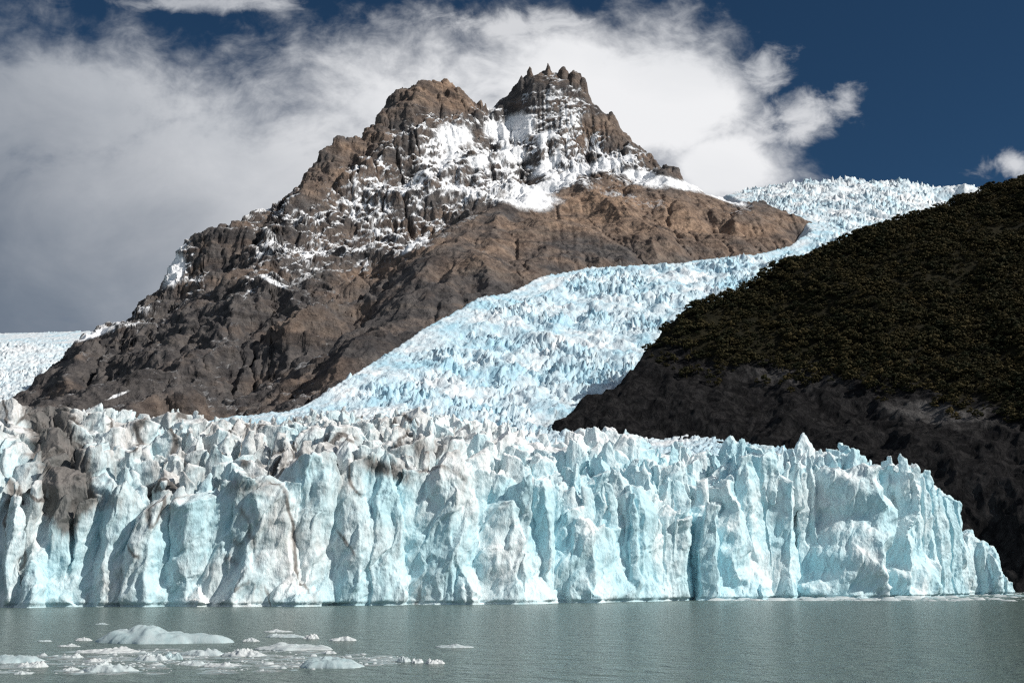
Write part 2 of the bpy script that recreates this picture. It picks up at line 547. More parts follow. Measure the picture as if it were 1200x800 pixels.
def mtn_noise(x, y):
    wx = x + 60 * fbm2(x / 420, y / 420 + 3, 3); wy = y + 60 * fbm2(x / 420 + 9, y / 420, 3)
    r = ridged2(wx / 300 + 0.3, wy / 700, 3, 0.45) * 46
    r = r + fbm2(x / 260, y / 330, 3, 0.5) * 16
    return r


mtn_rbf = RBF(mx, my, mz - mtn_noise(mx, my))


def mtn_base(x, y):
    return mtn_rbf(x, y) + mtn_noise(x, y)


def dome(px, py):
    """1 on the smooth ice-worn rock low on the right, 0 on the layered faces"""
    return np.clip(sstep(px - 0.9 * (260 - py), 560, 660) * sstep(py, 192, 215) + sstep(py - np.interp(px, [380, 470, 545, 600], [420, 310, 240, 228]), -4, 10) * sstep(px, 360, 400), 0, 1)


def mtn_rough(x, y):
    z = mtn_base(x, y)
    px, py = proj(x, y, z); sm = dome(px, py); top = sstep(z, 1500, 1750) * sstep(px, 575, 610)
    q1, q2 = x + 30 * fbm2(x / 130, y / 130, 2), z + 24 * fbm2(x / 110, y / 150 + 4, 2)
    k = (1 - 0.6 * sm) * (1 - 0.6 * top) * (0.35 + 0.65 * sstep(px, 60, 230))
    z = z - 8 * (1 - sstep(px, 50, 210))
    z = z + facets(q1, y * 0.8, 0 * x, 190.0, 1) * 70 * k + facets(q1, y, 0 * x, 80.0, 2) * 34 * k
    rq, ra_ = 0.62 * q1 - 0.78 * q2, 0.78 * q1 + 0.62 * q2          # ribs run down to the left
    z = z + (ridged2(rq / 170, ra_ / 700, 2) - 0.9) * 46 * k
    dip = z + 0.42 * x - 0.10 * y + 60 * fbm2(x / 420, y / 420, 4)
    lay = sstep(z, 300, 600) * (1 - 0.85 * sm) * (1 - 0.5 * top)
    for per, amp in ((92.0, 30.0), (37.0, 13.0)):
        w = dip / per + 0.9 * perlin2(x / (per * 4), y / (per * 4))
        fr = w - np.floor(w)
        z = z + lay * amp * (sstep(fr, 0.55, 1.0) - fr)
    return z + fbm2(x / 50, y / 50, 3) * 6 * (1 - 0.5 * sm)


def erode(Z, cell, iters, K, m=0.45):
    """running water: gullies deepen with the area that drains through them (implicit stream power)"""
    ny, nx = Z.shape
    z = Z.ravel().copy(); N = z.size
    offs = [(dy, dx, math.hypot(dy, dx) * cell) for dy in (-1, 0, 1) for dx in (-1, 0, 1) if dy or dx]
    for it in range(iters):
        zz = np.pad(z.reshape(ny, nx), 1, constant_values=1e6)
        best = np.zeros((ny, nx)); recv = np.arange(N).reshape(ny, nx).copy(); dist = np.full((ny, nx), cell)
        idx = np.arange(N).reshape(ny, nx)
        for dy, dx, L in offs:
            sl = (z.reshape(ny, nx) - zz[1 + dy:1 + dy + ny, 1 + dx:1 + dx + nx]) / L
            mk = sl > best
            best = np.where(mk, sl, best); recv = np.where(mk, idx + dy * nx + dx, recv); dist = np.where(mk, L, dist)
        rc = recv.ravel().tolist(); od = np.argsort(z).tolist()
        A = [1.0] * N
        for i in reversed(od):
            j = rc[i]
            if j != i: A[j] += A[i]
        F = (K * np.array(A) ** m * cell / dist.ravel()).tolist()
        zl = z.tolist()
        for i in od:
            j = rc[i]
            if j != i: zl[i] = (zl[i] + F[i] * zl[j]) / (1 + F[i])
        z = np.array(zl)
    return z.reshape(ny, nx)


EX, EY, EC = np.arange(-1750, 1301, 8.0), np.arange(1200, 4801, 8.0), 8.0
gx_, gy_ = np.meshgrid(EX, EY)
e0 = mtn_rough(gx_, gy_)
e1_ = erode(e0, EC, 10, 0.034)
edel = np.clip(e1_ - e0, -85, 0)
print('erosion', np.percentile(edel, [1, 5, 25, 50, 75]))


def bilerp(grid, x, y):
    fx = np.clip((x - EX[0]) / EC, 0, len(EX) - 1.001); fy = np.clip((y - EY[0]) / EC, 0, len(EY) - 1.001)
    i, j = fx.astype(int), fy.astype(int); fx, fy = fx - i, fy - j
    return (grid[j, i] * (1 - fx) + grid[j, i + 1] * fx) * (1 - fy) + (grid[j + 1, i] * (1 - fx) + grid[j + 1, i + 1] * fx) * fy


X, Y = fan_field(lambda x, y: mtn_base(x, y), -0.52, 0.345, 1120, 1280, 4780, 420, 900, 0.35)
Z = mtn_rough(X, Y)
px_, py_ = proj(X, Y, Z)
smoothr = dome(px_, py_)
Z = Z + bilerp(edel, X, Y) * (1 - 0.55 * smoothr) * (1 - 0.5 * sstep(Z, 1600, 1800) * sstep(px_, 575, 610))
xl = np.interp(Y, [1050, 1200, 1360, 1480, 1620, 1780, 2020, 2320, 2600, 2760, 2900, 3080, 3260, 3400, 3700], [-2500, -480] + [float(P(a_, 400, b_)[0]) for a_, b_ in ((360, 1360), (420, 1480), (460, 1620), (510, 1780), (570, 2020), (640, 2320), (700, 2600), (800, 2760), (880, 2900), (940, 3080), (966, 3260))] + [1400, 3000])
Z = Z - 1.8 * np.clip(X - xl + 5, 0, 800) - 70 * sstep(X - xl, 2, 40) - 260 * sstep(X - xl, 25, 110)
NB = None
# pinnacles on the summits
def spike(px, ytop, Y0, r, h):
    global Z
    x0, y0, z0 = P(px, ytop, Y0)
    d = np.hypot(X - x0, (Y - y0) * 0.6)
    k = np.clip(1 - d / r, 0, 1) ** 0.7
    tgt = z0 - (1 - k) * h
    Z = np.where((k > 0) & (tgt > Z), tgt, Z)
for s in ((621, 77, 4000, 10, 40), (642, 73, 4000, 11, 40), (660, 78, 4005, 22, 34), (672, 82, 4010, 26, 40), (683, 90, 4010, 18, 34),
          (563, 117, 3965, 12, 30), (569, 121, 3965, 11, 28), (472, 103, 3800, 8, 24), (521, 93, 3900, 34, 60), (536, 102, 3905, 30, 55), (508, 98, 3890, 20, 40), (492, 104, 3850, 22, 40), (716, 130, 4000, 20, 45), (708, 134, 4010, 18, 40), (611, 88, 4000, 14, 40)):
    spike(*s)
def grid_normals(X, Y, Z):
    a = np.stack([np.gradient(v, axis=1) for v in (X, Y, Z)], -1)
    b_ = np.stack([np.gradient(v, axis=0) for v in (X, Y, Z)], -1)
    n = np.cross(a, b_); n /= np.linalg.norm(n, axis=-1, keepdims=True) + 1e-9
    return n * np.sign(n[..., 2:3] + 1e-9)
NN = grid_normals(X, Y, Z)
rgh = 1 - 0.5 * smoothr
D = facets(X, Y, Z * 1.3 + 0.3 * X, 24.0, 3) * 11 * rgh + facets(X, Y, Z * 1.5 + 0.3 * X, 11.0, 5) * 7 * rgh + facets(X, Y, Z * 1.5, 5.0, 6) * 2.6
D += (0.45 - np.abs(fbm3(X / 40, Y / 40, Z / 24, 3, 0.5))) * 4 * rgh
D *= 1.15 - 0.5 * sstep(Z, 1500, 1750) * sstep(px_, 575, 610)
X, Y, Z = X + NN[..., 0] * D, Y + NN[..., 1] * D, Z + NN[..., 2] * D
NN = grid_normals(X, Y, Z)
px_, py_ = proj(X, Y, Z)
sn = fbm2(X / 90, Y / 120, 5, 0.6)
def blob(cx, cy, rx, ry, rot=0.0):
    a = np.cos(R(rot)); b_ = np.sin(R(rot))
    dx, dy = px_ - cx, py_ - cy
    return np.clip(1.25 - np.sqrt(((dx * a + dy * b_) / rx) ** 2 + ((-dx * b_ + dy * a) / ry) ** 2), 0, 1)
# scattered fresh snow lies on ledges; how much of the rock it covers differs from face to face
cov = 0.02 + 0.0 * Z
for (cx, cy, rx, ry, ro, am) in ((560, 185, 115, 66, -15, .66), (455, 212, 95, 48, -35, .58), (390, 262, 115, 50, -30, .42), (480, 255, 80, 40, -20, .45), (330, 310, 70, 35, -30, .28), (655, 130, 50, 56, 0, .6), (500, 140, 60, 26, -20, .4), (720, 182, 60, 28, 30, .55),
                                 (650, 190, 60, 40, 0, .6), (215, 310, 30, 40, -40, .5), (150, 370, 50, 20, -20, .28), (440, 290, 60, 30, -30, .32), (745, 235, 45, 9, 10, .35), (310, 250, 60, 25, -40, .3), (880, 248, 60, 7, 10, .4)):
    cov = np.maximum(cov, am * sstep(blob(cx, cy, rx, ry, ro), 0.0, 0.75))
cov -= 0.22 * sstep(blob(465, 132, 50, 24, -25), 0, .6) + 0.30 * sstep(blob(515, 112, 36, 18, 20), 0, .6) + 0.2 * sstep(blob(640, 92, 40, 14), 0, .6) + 0.3 * sstep(blob(725, 155, 22, 22), 0, .6)
cov = np.clip(cov * (1 - 0.85 * smoothr * sstep(py_, 215, 235)), 0.0, 0.95)
score = NN[..., 2] + 0.34 * sn + 0.18 * fbm2(X / 13, Z / 13, 3, 0.6)
vis = cov > 0.15
qs = np.quantile(score[vis], np.linspace(0, 1, 101))
rank = np.interp(score, qs, np.linspace(0, 1, 101))
snow = 0.5 + (rank - (1 - cov * 1.2)) * 1.3
snow = np.where(cov < 0.015, 0, snow)
fields = [(603, 150, 34, 20, -20), (578, 152, 16, 14, 0), (605, 182, 20, 14, 0), (618, 232, 44, 17, 8), (650, 215, 60, 11, -28), (700, 196, 42, 9, -12), (752, 208, 40, 11, 14), (640, 160, 18, 8, -35),
          (535, 160, 30, 20, 10), (640, 195, 34, 9, -35), (560, 190, 18, 14, 0), (790, 214, 40, 7, 14), (845, 230, 40, 5, 18), (320, 330, 22, 3.5, 25), (205, 318, 13, 30, 24), (140, 462, 22, 3, -22), (480, 290, 16, 4, -40), (110, 392, 30, 5, -20)]
for fbl in fields:
    snow = np.maximum(snow, blob(*fbl) * 1.45 + sn * 0.30 - 0.28 * (1 - NN[..., 2]) + 0.06)
warm = 0.08 + 0.75 * blob(820, 262, 170, 40, 8) + 0.45 * blob(690, 235, 60, 34) + 0.35 * blob(600, 280, 150, 40, -15) + 0.6 * blob(520, 112, 60, 30) + 0.3 * blob(400, 200, 70, 40, -40) + 0.3 * blob(700, 150, 40, 50) + 0.30 * blob(380, 345, 130, 22, -30) - 0.25 * blob(200, 420, 220, 60, -20) + 0.30 * fbm2(X / 140, Z / 90, 4)
o = grid_mesh('mountain', X, Y, Z, M_mtn, attrs={'snow': snow, 'warm': warm}, keep=Z > -40, smooth=False)
o['kind'] = 'structure'


# --- icefall and the plateau that joins it to the ice front -----------------
IC = [
    (-60, 515, 1200), (100, 515, 1200), (250, 512, 1200), (340, 508, 1220), (366, 482, 1360), (420, 444, 1480), (460, 418, 1620), (510, 383, 1780), (570, 349, 2020), (640, 325, 2320), (700, 314, 2600), (800, 309, 2760), (880, 301, 2900),
    (940, 288, 3080), (966, 272, 3260), (955, 258, 3500), (900, 245, 3800), (868, 228, 4200), (900, 221, 4400), (940, 216, 4500), (1000, 213, 4550), (1060, 213, 4550), (1130, 216, 4500), (1200, 222, 4450),
    (500, 470, 1420), (560, 440, 1560), (600, 400, 1750), (620, 360, 2050), (680, 350, 2200), (700, 400, 1800), (640, 440, 1600), (580, 480, 1430), (640, 500, 1370), (700, 440, 1650), (740, 360, 2150), (780, 340, 2350), (840, 325, 2550),
    (740, 400, 1850), (900, 310, 2780), (960, 285, 3100), (1000, 262, 3500), (1000, 240, 3850), (1060, 228, 4200), (940, 235, 4050), (1040, 250, 3700), (450, 475, 1400), (430, 488, 1340),
]
ix, iy, iz = ctrl(IC)
ex = np.array([(-700, 900, 92), (-400, 700, 80), (-200, 640, 78), (0, 700, 80), (150, 800, 84), (300, 900, 70), (-400, 1000, 100), (-100, 1000, 110), (100, 1100, 120), (250, 1200, 150), (400, 1700, 330), (600, 2300, 560),
               (1000, 2800, 720), (1500, 3500, 1050), (1900, 4400, 1400), (1000, 4900, 1700), (1700, 5200, 1700), (2300, 5000, 1600), (-900, 1200, 100), (800, 5200, 1650)], float)
ix, iy, iz = np.concatenate([ix, ex[:, 0]]), np.concatenate([iy, ex[:, 1]]), np.concatenate([iz, ex[:, 2]])
ice_rbf = RBF(ix, iy, iz)
X, Y = fan_field(ice_rbf, -0.60, 0.56, 1150, 640, 5400, 300, 900, 0.5)
Z = ice_rbf(X, Y)


def seracs(X, Y, Z, big):
    k = big
    wx = X + 0.35 * k * fbm2(X / k, Y / k, 3); wy = Y + 0.35 * k * fbm2(X / k + 7, Y / k, 3)
    r1 = 1 - np.abs(fbm2(wx / (k * 1.5), wy / (k * 0.9), 2))
    r2 = 1 - np.abs(perlin2(wx / (k * 0.55) + 3, wy / (k * 0.36)))
    r3 = 1 - np.abs(perlin2(wx / (k * 0.24), wy / (k * 0.17) + 8))
    f1, f2, cx, cy, cz, cid = worley3((wx / (k * 0.62)).astype(np.float32), (wy / (k * 0.42)).astype(np.float32), np.zeros(X.shape, np.float32) + 0.5)
    blockt = sstep(f2 - f1, 0.03, 0.24) * (0.35 + 0.65 * cid)
    return k * (0.32 * r1 ** 3 + 0.20 * r2 ** 3 + 0.05 * r3 ** 2 + 0.42 * blockt - 0.40)


xl = np.interp(Y, [1050, 1200, 1360, 1480, 1620, 1780, 2020, 2320, 2600, 2760, 2900, 3080, 3260, 3500, 3800, 4200, 5400], [-2500, -480] + [float(P(a_, 400, b_)[0]) for a_, b_ in ((360, 1360), (420, 1480), (460, 1620), (510, 1780), (570, 2020), (640, 2320), (700, 2600), (800, 2760), (880, 2900), (940, 3080), (966, 3260), (955, 3500), (900, 3800), (868, 4200), (840, 5400))])
Z = Z - 1.1 * np.clip(xl - 15 - X, 0, 400)
pxq, _ = proj(X, Y, Z)
fy_ = np.interp(pxq, [-260, 0, 150, 300, 450, 600, 750, 850, 930, 1000, 1060, 1110], [452, 455, 462, 476, 497, 520, 555, 600, 640, 670, 700, 730])
inland = sstep(Y - fy_, 70, 150) * (1 - sstep(pxq, 1000, 1060) * (Y < 1250))
rough = 0.55 + 0.6 * sstep(fbm2(X / 300, Y / 300, 3), -0.3, 0.5)
far = sstep(Y, 1150, 1500)
rg = sstep(fbm2(X / 260 + 4, Y / 170, 4, 0.55), -0.35, 0.5)
big = np.maximum(1 - np.abs(fbm2(X / 150, Y / 95 + 0.5 * X / 95, 3, 0.5)), 0)
Z = Z + far * (11 * big ** 2.2 - 6) * sstep(X - xl, 0, 90) * (0.4 + 0.6 * sstep(Y, 1400, 1800)) + fbm2(X / 60, Y / 60, 4) * 7 * far * sstep(X - xl, 0, 90)
Z = Z + (seracs(X, Y, Z, 25.0) * (0.35 + 0.95 * rg) + seracs(X + 900, Y, Z, 44.0) * 0.50 * sstep(rg, 0.2, 0.9)) * (0.35 + 0.65 * far) * (0.9 + 0.5 * sstep(Y, 2600, 4000)) * (0.25 + 0.75 * sstep(X - xl, 0, 70))
Z = Z + facets(X, Y, Z * 0, 8.0, 4) * 4.5 * far + fbm2(X / 4, Y / 4, 2) * 0.8
Z = np.where(inland < 1, Z * inland - 15 * (1 - inland), Z)
flow = perlin2((X - xl) / 22, Y / 420) + 0.6 * perlin2((X - xl) / 8, Y / 240)
white = 0.38 + 0.25 * flow + 0.45 * fbm2(X / 120, Y / 70, 4) - 0.25 * (rg - 0.5) + 0.35 * sstep(Y, 2900, 4200)
wq = far * sstep(X - xl, 5, 80) * np.where(inland < 1, 0, 1) * (0.6 + 0.4 * sstep(Y, 1300, 2600))
Wx, Wy, Wz = (facets(X, Y, Z, 34.0, 41 + a_) * 15 + facets(X, Y, Z, 13.0, 51 + a_) * 7.5 for a_ in range(3))
X, Y, Z = X + Wx * wq, Y + Wy * wq, Z + Wz * wq
px_, py_ = proj(X, Y, Z)
dirt = 0.10 * sstep(flow, 0.25, 0.7) + 0.25 * np.clip(1 - np.abs(px_ - (640 + (500 - py_) * 0.85)) / 26, 0, 1) * sstep(py_, 400, 450)
icefall = thing('icefall', 'pale blue crevassed icefall winding down between brown mountain and dark wooded hill', 'glacier', (300, 1500, 300))
o = grid_mesh('crevassed_ice', X, Y, Z, M_far, attrs={'white': white, 'dirt': dirt})
o.parent = icefall; o.matrix_parent_inverse = icefall.matrix_world.inverted(); o.location = (-300, -1500, -300)

# --- far glacier at the left ---------------------------------------------------
LC = [(-120, 405, 4600), (0, 407, 4600), (40, 407, 4600), (85, 408, 4500), (140, 414, 4400), (0, 430, 3700), (60, 425, 3800), (0, 455, 3100), (50, 450, 3200), (0, 472, 2700), (50, 475, 2700), (-120, 440, 3500), (-120, 480, 2700), (100, 470, 2900)]
lx, ly, lz = ctrl(LC)
ex = np.array([(-1900, 2000, 150), (-1000, 2000, 150), (-2500, 3000, 250), (-1800, 5600, 800), (-2600, 5600, 800), (-3200, 4600, 700), (-900, 4600, 600), (-1200, 5600, 700)], float)
left_rbf = RBF(np.concatenate([lx, ex[:, 0]]), np.concatenate([ly, ex[:, 1]]), np.concatenate([lz, ex[:, 2]]))
X, Y = fan_field(left_rbf, -0.80, -0.34, 440, 2000, 5600, 200, 420, 0.5)
Z = left_rbf(X, Y)
Z = Z + seracs(X, Y, Z, 48.0) * (0.5 + 0.5 * sstep(fbm2(X / 300, Y / 300, 3), -0.2, 0.5))
far_gl = thing('glacier', 'distant white glacier descending behind the left foot of the mountain', 'glacier', (-1900, 3200, 300))
o = grid_mesh('crevassed_ice', X, Y, Z, M_far, attrs={'white': 0.75 + 0.3 * fbm2(X / 200, Y / 200, 3), 'dirt': np.zeros(X.shape)})
o.parent = far_gl; o.location = (1900, -3200, -300)

# --- dark hill ---------------------------------------------------------------
HC = [
    (650, 492, 1330), (690, 466, 1380), (735, 440, 1420), (760, 407, 1460), (777, 384, 1490), (805, 361, 1510), (850, 346, 1540), (908, 314, 1600), (955, 296, 1650), (1003, 279, 1700), (1053, 260, 1740), (1103, 241, 1770), (1153, 224, 1800), (1203, 212, 1830),
    (1300, 175, 1880), (1180, 690, 930), (1150, 650, 965), (1200, 600, 960), (1110, 580, 1010), (1100, 480, 1190), (1200, 480, 1120), (1000, 560, 1080), (900, 450, 1350), (850, 530, 1230), (1000, 400, 1400), (1100, 350, 1480), (1200, 350, 1440),
    (1200, 260, 1660), (750, 500, 1310), (950, 500, 1220), (1000, 470, 1260), (800, 430, 1420), (900, 380, 1480),
    (1240, 690, 900), (1350, 690, 880), (1300, 500, 1050), (1350, 300, 1500),
]
hx, hy, hz = ctrl(HC)
ex = np.array([(0, 1250, 40), (0, 1500, 60), (100, 1750, 60), (350, 1900, 240), (700, 2200, 420), (1000, 2400, 500), (150, 1050, 20), (250, 950, -10), (380, 900, -15), (700, 850, -20), (1100, 850, -10), (1000, 1500, 640), (1300, 1400, 560), (1300, 2000, 700), (1500, 2500, 500), (1600, 900, 0)], float)
hx, hy, hz = np.concatenate([hx, ex[:, 0]]), np.concatenate([hy, ex[:, 1]]), np.concatenate([hz, ex[:, 2]])
def hill_noise(x, y):
    return ridged2(x / 210, y / 260 + 4, 4) * 13 + fbm2(x / 60, y / 60, 4) * 3.5
hill_rbf = RBF(hx, hy, hz - hill_noise(hx, hy))
def hill_z(x, y): return hill_rbf(x, y) + hill_noise(x, y)
X, Y = fan_field(hill_z, -0.02, 0.85, 800, 830, 2500, 260, 620, 0.4)
Z = hill_z(X, Y)
px_, py_ = proj(X, Y, Z)
treeline = np.interp(px_, [600, 760, 850, 950, 1050, 1130, 1200, 1400], [395, 400, 425, 430, 445, 470, 480, 500]) + 18 * fbm2(X / 50, Y / 50, 3)
xc = np.interp(Y, [1200, 1330, 1420, 1460, 1510, 1600, 1700, 1830, 2400], [40] + [float(P(a_, 400, b_)[0]) for a_, b_ in ((650, 1330), (735, 1420), (760, 1460), (800, 1510), (905, 1600), (1000, 1700), (1200, 1830))] + [1300])
Z = Z - 1.3 * np.clip(xc - 6 - X, 0, 200)
wood = sstep(treeline - py_, -8, 8)
Z = Z + (1 - wood) * ((ridged2(X / 40 + Z / 80, Y / 40, 4, 0.5) - 0.7) * 3.2 + fbm2(X / 8, Y / 8, 3) * 0.9 + facets(X, Y, Z, 30.0, 2) * 9 + facets(X, Y, Z, 12.0, 3) * 4.5)
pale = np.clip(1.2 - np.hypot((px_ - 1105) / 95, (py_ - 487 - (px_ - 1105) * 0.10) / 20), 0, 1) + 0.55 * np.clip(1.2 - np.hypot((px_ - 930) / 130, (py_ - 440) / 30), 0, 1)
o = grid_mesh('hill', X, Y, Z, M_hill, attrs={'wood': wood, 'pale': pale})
o['kind'] = 'structure'

# ------------------------------------------------------------------ the ice front
PXW = np.array([-260, -100, 0, 150, 300, 450, 600, 750, 850, 930, 1000, 1060, 1110, 1135], float)
YW = np.interp(PXW, [-260, 0, 300, 600, 850, 1000, 1110, 1135], [711.5, 711, 710, 707, 702.5, 700, 698.3, 697.5])
BX, BY = G(PXW, YW)
def front_at(px):
    return np.interp(px, PXW, BX), np.interp(px, PXW, BY)
NRM = np.array([0.44, -0.90])
PRO_PX = [-260, -180, -100, -20, 0, 22, 60, 78, 140, 157, 215, 240, 278, 330, 395, 420, 470, 505, 532, 558, 592, 625, 655, 682, 740, 800, 842, 862, 905, 945, 975, 1006, 1020, 1038, 1060, 1080, 1112, 1135]
PRO_M = [0, 8, -4, 2, 2, 10, 0, 0, -6, 6, -8, -6, 16, 8, -12, -14, -6, 2, 12, 2, 12, 4, 0, 18, 6, -4, -12, 4, -10, -16, 2, 18, 10, -10, 12, 4, -12, -18]
CRE_PX = [-260, -100, 0, 60, 100, 150, 200, 250, 280, 330, 370, 410, 450, 500, 540, 580, 620, 660, 700, 740, 780, 815, 842, 862, 880, 910, 945, 980, 1002, 1025, 1055, 1080, 1100, 1115, 1124]
CRE_Y = [570, 570, 575, 585, 592, 595, 590, 585, 575, 565, 550, 537, 548, 555, 562, 574, 592, 600, 606, 607, 614, 620, 600, 565, 545, 562, 570, 550, 540, 560, 548, 562, 566, 574, 580]
SKY_PX = [-260, 0, 30, 75, 105, 130, 200, 245, 300, 365, 425, 495, 520, 550, 580, 605, 628, 660, 690, 715, 745, 775, 800, 825, 850, 870, 905, 930, 955, 1000, 1025, 1055, 1070, 1097, 1115, 1124]
SKY_Y = [476, 474, 474, 482, 477, 480, 482, 488, 491, 482, 486, 479, 486, 492, 499, 501, 517, 514, 504, 502, 514, 519, 526, 530, 530, 518, 527, 529, 532, 530, 545, 538, 550, 567, 578, 584]
DSK_PX = [-260, 0, 500, 600, 700, 820, 870, 950, 1000, 1050, 1135]
DSK = [130, 125, 125, 120, 110, 95, 55, 60, 40, 22, 10]


def target(x, y):
    """height of the broken ice surface at a place behind the front"""
    px, _ = proj(x, y, 60.0)
    Yf = np.interp(px, PXW, BY); d = y - Yf
    zc = P(px, np.interp(px, CRE_PX, CRE_Y), Yf)[2]
    ds = np.interp(px, DSK_PX, DSK)
    zs = P(px, np.interp(px, SKY_PX, SKY_Y), Yf + ds)[2]
    k = np.clip(d / ds, 0, 1)
    return np.where(d > ds, zs - 0.06 * (d - ds), zc + (zs - zc) * k ** 0.85), px, d, ds


# main mass: a closed solid with a shaped front
NS, NT = 900, 70
spx = np.linspace(-260, 1124, NS)
fx, fy = front_at(spx)
sdist = np.concatenate([[0], np.cumsum(np.hypot(np.diff(fx), np.diff(fy)))])
tt = np.linspace(0, 1, NT)
SP, TT = np.meshgrid(spx, tt); SD = np.interp(SP, spx, sdist)
zc = P(spx, np.interp(spx, CRE_PX, CRE_Y), fy)[2] - 5
zc = zc + 12 * facets(sdist, 0 * sdist, 0 * sdist, 13.0, 9) + 5 * facets(sdist, 0 * sdist + 3, 0 * sdist, 4.5, 10) + 4 * sstep(spx, 830, 860)
ZZ = -3 + (zc[None, :] + 3) * TT
pro = np.interp(SP + 20 * perlin2(SD / 42, ZZ / 30) + 6 * perlin2(SD / 14, ZZ / 11) + 0.7 * (ZZ - 30) * perlin2(SD / 90 + 5, 0 * SD), PRO_PX, PRO_M)
lean = SD + 0.22 * ZZ + 10 * perlin2(SD / 60, ZZ / 40)
pro = pro * (0.62 + 0.2 * sstep(SP, 360, 500) + 0.5 * sstep(SP, 800, 860))
wn = (1 - 0.45 * sstep(SP, 790, 850)) * (1 - 0.3 * sstep(SP, 1030, 1070))
pro = pro + wn * (2.0 * (0.5 - np.abs(perlin2(lean / 30, ZZ / 50 + 2))) + 0.7 * (0.5 - np.abs(perlin2(lean / 11 + 4, ZZ / 12))))
wq = SD + 8 * perlin2(SD / 25, ZZ / 25 + 3)
pro = pro + wn * (facets(wq, 0 * SD, ZZ * 0.75 + 0.35 * SD, 42.0, 7) * 16 + facets(wq, 0 * SD + 40, ZZ * 0.8 - 0.3 * SD, 14.0, 8) * 3.6)
pro = pro - 7.0 * TT ** 1.5 + 4.0 * np.clip(1 - ZZ / 14, 0, 1) * (0.5 + perlin2(SD / 22 + 3, 0 * SD))
pro = pro - 10 * np.exp(-((SP - 495) / 26) ** 2) * np.clip(1 - ZZ / 20, 0, 1)        # a hollow at the water line
FX, FY = np.interp(SP, spx, fx) + NRM[0] * pro, np.interp(SP, spx, fy) + NRM[1] * pro
V_, Q_ = [], []
def add(vs_, fs_):
    n = sum(len(v) for v in V_)
    V_.append(np.asarray(vs_, float)); Q_.extend([tuple(i + n for i in f_) for f_ in fs_])
front_v = np.stack([FX, FY, ZZ], -1)
back_top = np.stack([fx - NRM[0] * 46, fy - NRM[1] * 46, zc - 2], -1); back_bot = back_top.copy(); back_bot[:, 2] = -3
rings = np.concatenate([front_v, back_top[None], back_bot[None]], 0)          # (NT+2) x NS
nr = NT + 2
idx = np.arange(nr * NS).reshape(nr, NS)
fs = []
for i in range(nr):
    a, b_ = idx[i], idx[(i + 1) % nr]
    fs += list(zip(a[:-1].tolist(), a[1:].tolist(), b_[1:].tolist(), b_[:-1].tolist()))
fs.append(tuple(idx[::-1, 0].tolist())); fs.append(tuple(idx[:, -1].tolist()))
add(rings.reshape(-1, 3), fs)

rng = np.random.default_rng(5)


def block(x, y, ztop, r, lean_=(0, 0), sharp=0.3, n=None, zbot=-3, squash=1.0, rot=None, shoulder=0.8):
    """one serac: an irregular tapering prism with a broken top"""
    n = n or int(rng.integers(4, 7))
    rot = rng.uniform(0, 6.28) if rot is None else rot
    ang = np.linspace(0, 2 * np.pi, n, endpoint=False) + rng.uniform(-0.25, 0.25, n)
    H = ztop - zbot
    vs_ = []
    td = rng.uniform(0, 6.28); tilt = rng.uniform(0.25, 1.0) * (1.6 if sharp < 0.35 else 0.9)
    for k, (h, rf) in enumerate(((0, 1.2), (0.45, 1.06), (shoulder, 0.94), (1.0, max(sharp, 0.12)))):
        rad = r * rf * rng.uniform(0.86, 1.14, n)
        ca, sa = np.cos(rot), np.sin(rot)
        ux, uy = rad * np.cos(ang), rad * np.sin(ang) * squash
        hz_ = np.full(n, zbot + H * h)
        if k >= 2:                                   # the top is cut by a slanting plane
            hz_ = hz_ - tilt * (r * rf + ux * np.cos(td) + uy * np.sin(td)) * (1.0 if k == 3 else 0.35)
        lx_, ly_ = lean_[0] * h * h, lean_[1] * h * h
        vs_.append(np.stack([x + lx_ + ux * ca - uy * sa, y + ly_ + ux * sa + uy * ca, hz_], -1))
    top = vs_[3].mean(0)
    vs_ = np.concatenate(vs_ + [top[None], np.array([[x, y, zbot]])])
    fs_ = []
    for k in range(3):
        for i in range(n):
            j = (i + 1) % n
            fs_.append((k * n + i, k * n + j, (k + 1) * n + j, (k + 1) * n + i))
    for i in range(n):
        j = (i + 1) % n
        fs_.append((3 * n + i, 3 * n + j, 4 * n)); fs_.append((j, i, 4 * n + 1))
    add(vs_, fs_)


